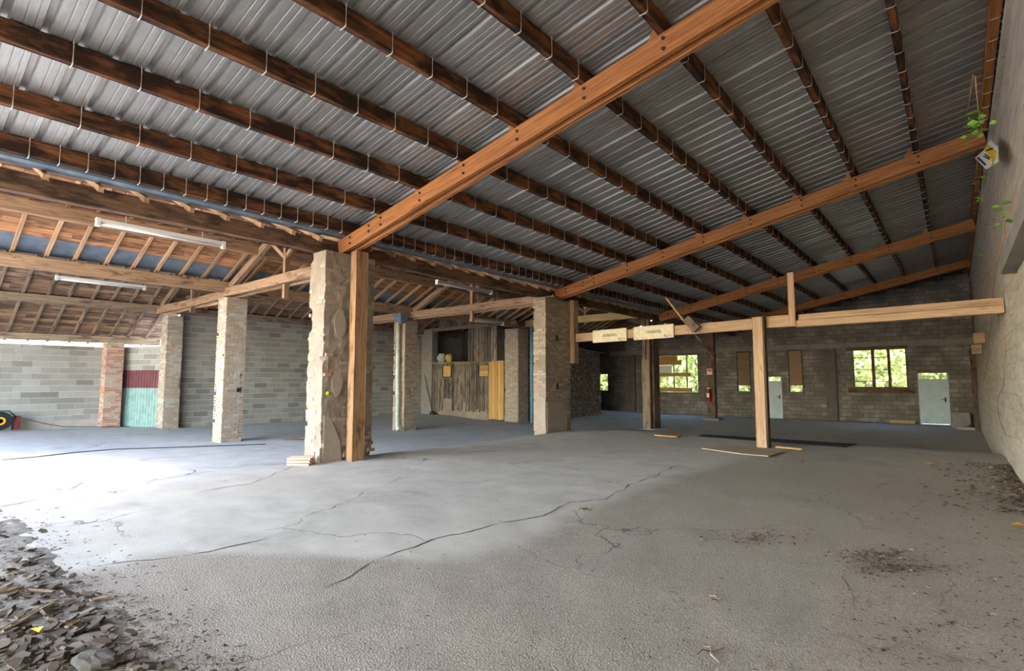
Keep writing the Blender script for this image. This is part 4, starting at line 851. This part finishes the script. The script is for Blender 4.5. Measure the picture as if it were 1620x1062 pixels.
p = aZ(150,1045,.2); m = MB(); m.add(*lump(.11, 3, (1.3,.7,.35), 8)); T(m.obj('rubble_stone', plain('grey_stone', (.085,.07,.055), .9, 0, .3, 8), None, (0,0,0)), 'largest flat grey stone at the front of the rubble heap', 'stone'); bpy.data.objects['rubble_stone'].matrix_basis = Matrix.Translation((p.x,p.y,.2)) @ Matrix.Rotation(.5, 4, 'Z')
p = aZ(58,1001,.2); m = MB(); m.add([(-.05,-.02,0),(0,-.03,.012),(.05,0,0),(0,.03,.01)], [(0,1,2,3)]); T(link('yellow_leaf', m.mesh('yellow_leaf', M_YELLOW), Matrix.Translation((p.x,p.y,.215))), 'single yellow leaf lying on the rubble heap', 'leaf')
def scatter(name, n, gen, smin, smax, mat, label, cat):
    m = MB()
    for _ in range(n):
        q = gen()
        if q is None: continue
        x, y = q
        if x > .62: continue
        s = random.uniform(smin, smax); a = random.uniform(0, 6.28); c, d = math.cos(a)*s, math.sin(a)*s; k = random.uniform(.15, .5); z = fz(x, y) + .012; h = random.uniform(.1, .5)*s
        m.add([(x-c, y-d, z), (x+d*k, y-c*k, z+h), (x+c, y+d, z+.2*h), (x-d*k, y+c*k, z+h*.6)], [(0,1,2),(0,2,3),(0,3,1),(1,3,2)])
    return T(stuff(m.obj(name, mat)), label, cat)
def pix(x0, x1, y0, y1, slope_=0): 
    def g_():
        px, py = random.uniform(x0, x1), random.uniform(y0, y1); p = aZ(px, py + slope_*(px-x0), .17); return p.x, p.y
    return g_
def gauss(cx_, cy_, sx, sy):
    def g_(): p = aZ(random.gauss(cx_, sx), random.gauss(cy_, sy), .17); return p.x, p.y
    return g_
scatter('rubble_chips', 2600, lambda: (lambda px, py: None if px > 60 + (py-800)*1.25 + random.gauss(0, 40) else tuple(aZ(px, py, .17))[:2])(random.uniform(-30, 420), random.uniform(790, 1075)), .006, .03, M_SHARD, 'scatter of small chips around the rubble heap', 'debris')
scatter('dry_litter', 650, lambda: random.choice((gauss(1385,880,35,6), gauss(1425,900,40,6), gauss(1190,850,45,7)))(), .01, .028, M_LITTER, 'dark scatter of dry litter on the worn floor at right', 'debris')
scatter('leaf_litter', 1300, lambda: (random.uniform(.62 - 1.2*random.random()**2.2, .62), random.uniform(8.2, 13)), .015, .05, M_LITTER, 'heap of dry leaves along the foot of the concrete wall', 'leaves')
scatter('floor_grit', 1500, pix(560, 1640, 760, 1070), .004, .016, M_LITTER, 'loose grit and twigs sprinkled over the near floor', 'debris')
scatter('leaf_scatter', 420, pix(1330, 1640, 790, 1060), .008, .026, M_LITTER, 'fallen dry leaves spread over the floor by the wall', 'leaves')
for i, (px, py, lb) in enumerate(((1135,950,'nearest short dry twig on the floor at lower right'), (1125,1035,'star shaped dry twig near the bottom edge'), (925,805,'small pile of dry twigs in the worn hollow'))):
    p = aZ(px, py, .17); z = fz(p.x, p.y) + .012; r_ = empty('dry_twig', (p.x, p.y, z)); T(r_, lb, 'twig')
    for k in range(4 if i != 2 else 7):
        a = random.uniform(0, 6.28); m = MB(); L = random.uniform(.05, .12); m.tube([(p.x,p.y,z),(p.x+math.cos(a)*L*.5,p.y+math.sin(a)*L*.5,z+.012),(p.x+math.cos(a+.4)*L,p.y+math.sin(a+.4)*L,z)], [.005,.004,.002], 5); m.obj('sprig', M_LITTER, r_, (p.x,p.y,z))
# orange leaves lying singly
for i, (px, py, lb) in enumerate(((1468,737,'single orange leaf on the far floor by the wall'), (1612,838,'single orange leaf at the right edge'))):
    p = aZ(px, py, .15); T(link('orange_leaf', mesh_of('orange_leaf', [(-.07,-.03,0),(0,-.05,.02),(.08,0,.0),(0,.05,.015)], [(0,1,2,3)], M_ORANGE), Matrix.Translation((p.x,p.y,fz(p.x,p.y)+.02))), lb, 'leaf')

# ------------------------------------------------------------------ creeper and bag on the concrete wall
lf = MB(); lf.add([(0,0,0),(.5,.35,.08),(1,0,0),(.5,-.35,.08),(.45,0,-.02)], [(0,4,1),(1,4,2),(2,4,3),(3,4,0)]); LEAF = lf.mesh('leaf', M_LEAF)
def vine(name, paths, leaves, label, rad=.008):
    r_ = empty(name, paths[0][0]); T(r_, label, 'plant')
    for p in paths: m = MB(); m.tube(p, [rad*(1-.6*i/(len(p)-1)) for i in range(len(p))], 5); m.obj('stem', M_STEM, r_, tuple(p[0]), True)
    for (c, n, sp) in leaves:
        for _ in range(n): q = Vector(c) + Vector((random.gauss(0, sp*.5), random.gauss(0, sp), random.gauss(0, sp))); q.x = min(q.x, .64); link('leaf', LEAF, Matrix.Translation(q) @ Matrix.Rotation(random.uniform(0, 6.3), 4, 'Z') @ Matrix.Rotation(random.uniform(-1.2, 1.2), 4, 'X') @ Matrix.Scale(random.uniform(.07, .13), 4), r_)
def W(px, py, x=.64): return aX(px, py, x)
vine('hanging_creeper', [[W(1543,120,.42), W(1545,150,.43), W(1551,195,.45), W(1554,205,.46), W(1545,218,.42), W(1528,220,.38)], [W(1540,118,.42), W(1530,180,.38), W(1516,188,.34)], [W(1546,260,.5), W(1544,290,.48), W(1550,305,.5), W(1555,320,.5)]], [(W(1513,184,.34), 7, .07), (W(1534,191,.4), 5, .06), (W(1554,186,.45), 7, .08), (W(1537,215,.4), 12, .12), (W(1549,203,.45), 6, .07), (W(1541,287,.48), 8, .08), (W(1550,316,.5), 4, .05)], 'green creeper hanging from the roof edge by the yellow bag', .010)
vine('wall_creeper', [[W(1597,335), W(1588,350), W(1590,375), W(1580,410), W(1574,440), W(1570,480), W(1566,530), W(1562,570)], [W(1566,430), W(1545,455,.5), W(1520,475,.4)], [W(1574,470), W(1578,500), W(1590,560), W(1588,610), W(1578,630), W(1580,660), W(1592,690), W(1612,694)], [W(1566,560), W(1552,575,.58), W(1536,582,.5)], [W(1562,570), W(1558,600,.6), W(1544,612,.55)], [W(1570,440), W(1548,428,.6), W(1518,430,.5)], [W(1563,548), W(1540,555,.5)]], [(W(1587,333), 7, .07), (W(1573,352), 4, .05), (W(1561,360), 5, .06), (W(1550,405,.6), 5, .06), (W(1540,486,.55), 3, .04), (W(1540,551,.55), 4, .05), (W(1538,580,.52), 4, .04), (W(1535,598,.52), 3, .03), (W(1565,616), 4, .04), (W(1545,385,.6), 3, .04)], 'long bare creeper climbing down the concrete wall', .008)
bgm = empty('feed_bag', W(1563,250,.6)); T(bgm, 'white and yellow bag hanging from a nail on the concrete wall', 'bag'); q = [W(1542,250,.52), W(1560,268,.5), W(1578,256,.56), W(1577,232,.6), W(1566,221,.62), W(1556,238,.55)]
nrm = Vector((-.8,-.6,0)).normalized()
def sheetp(name, pts, mat, off): v = [Vector(p) + nrm*off for p in pts]; k = len(v); m = MB(); m.add(v + [p - nrm*.02 for p in v], [tuple(range(k)), tuple(range(k, 2*k))[::-1]] + [(i, (i+1)%k, (i+1)%k+k, i+k) for i in range(k)]); return m.obj(name, mat, bgm, tuple(v[0]))
sheetp('bag_body', q, M_WHITE, 0); sheetp('yellow_print', [W(1558,238,.55), W(1575,254,.555), W(1577,240,.585), W(1563,228,.6)], M_YELLOW, .012)
c = W(1569,256,.53); sheetp('round_print', [(c.x+.02*math.cos(t)*0, c.y + .07*math.cos(t), c.z + .06*math.sin(t)) for t in [i*.5236 for i in range(12)]], M_YELLOW, .02)
for k, (a, b) in enumerate((((1549,250),(1562,261)), ((1558,247),(1567,252)), ((1560,244),(1568,250)))): p0, p1 = W(*a,.53), W(*b,.53); mm_ = MB(); mm_.tube([p0 + nrm*.02, p1 + nrm*.02], .018 if k == 0 else .008, 5); mm_.obj('print_line', M_LETTER, bgm, tuple(p0))
mm_ = MB(); mm_.tube([W(1562,238,.5), W(1576,232,.66)], .012, 6); mm_.obj('nail', M_BOLT, bgm, tuple(W(1562,238,.5)))

# ------------------------------------------------------------------ trees outside the back windows
def tree(x, y, h, rad, n, label):
    r_ = empty('tree', (x, y, -.42)); T(r_, label, 'tree', 'trees behind the building'); m = MB(); m.tube([(x,y,-.42),(x+.1,y,h*.4),(x,y+.1,h*.75)], [.12,.09,.04], 8); m.obj('trunk', M_TRUNK, r_, (x,y,-.42))
    c = rng.normal(size=(n,3)); c /= np.linalg.norm(c, axis=1)[:,None]; rr_ = rng.random(n)**.4; c = c*rr_[:,None]*np.array([rad, rad, h*.5]) + np.array([0,0,h*.5]); s = rng.uniform(.12, .34, n)
    a = rng.normal(size=(n,3)); a /= np.linalg.norm(a, axis=1)[:,None]; b = np.cross(a, rng.normal(size=(n,3))); b /= np.linalg.norm(b, axis=1)[:,None]
    v = np.stack([c - a*s[:,None], c + b*s[:,None]*.5, c + a*s[:,None], c - b*s[:,None]*.5], 1).reshape(-1, 3); f = np.arange(n*4).reshape(-1, 4)
    me = mesh_of('foliage', v.tolist(), f.tolist(), M_FOL); stuff(link('foliage', me, Matrix.Translation((x, y, -.42)), r_))
for x, y, h, rad, n, lb in ((-4.2,36.5,5,1.7,1300,'bushy green tree left of centre in the wide window'), (-2.0,37.5,6,1.9,1500,'bright green tree filling the right of the wide window'), (-.4,36,4.5,1.4,1800,'green bush seen above the right metal door'), (-7.2,36.5,5,1.7,2000,'green bush behind the half hidden door'), (-10.5,37,5.5,1.8,2000,'green bush behind the extinguisher post slot'), (-14.0,37,6,2.0,1700,'leafy tree left in the boarded window'), (-17,37.5,6,2.1,1700,'leafy tree right in the boarded window behind the posts'), (-21.5,37,6,2.2,2400,'leafy tree seen in the narrow corner slot')): tree(x, y, h, rad, n, lb)
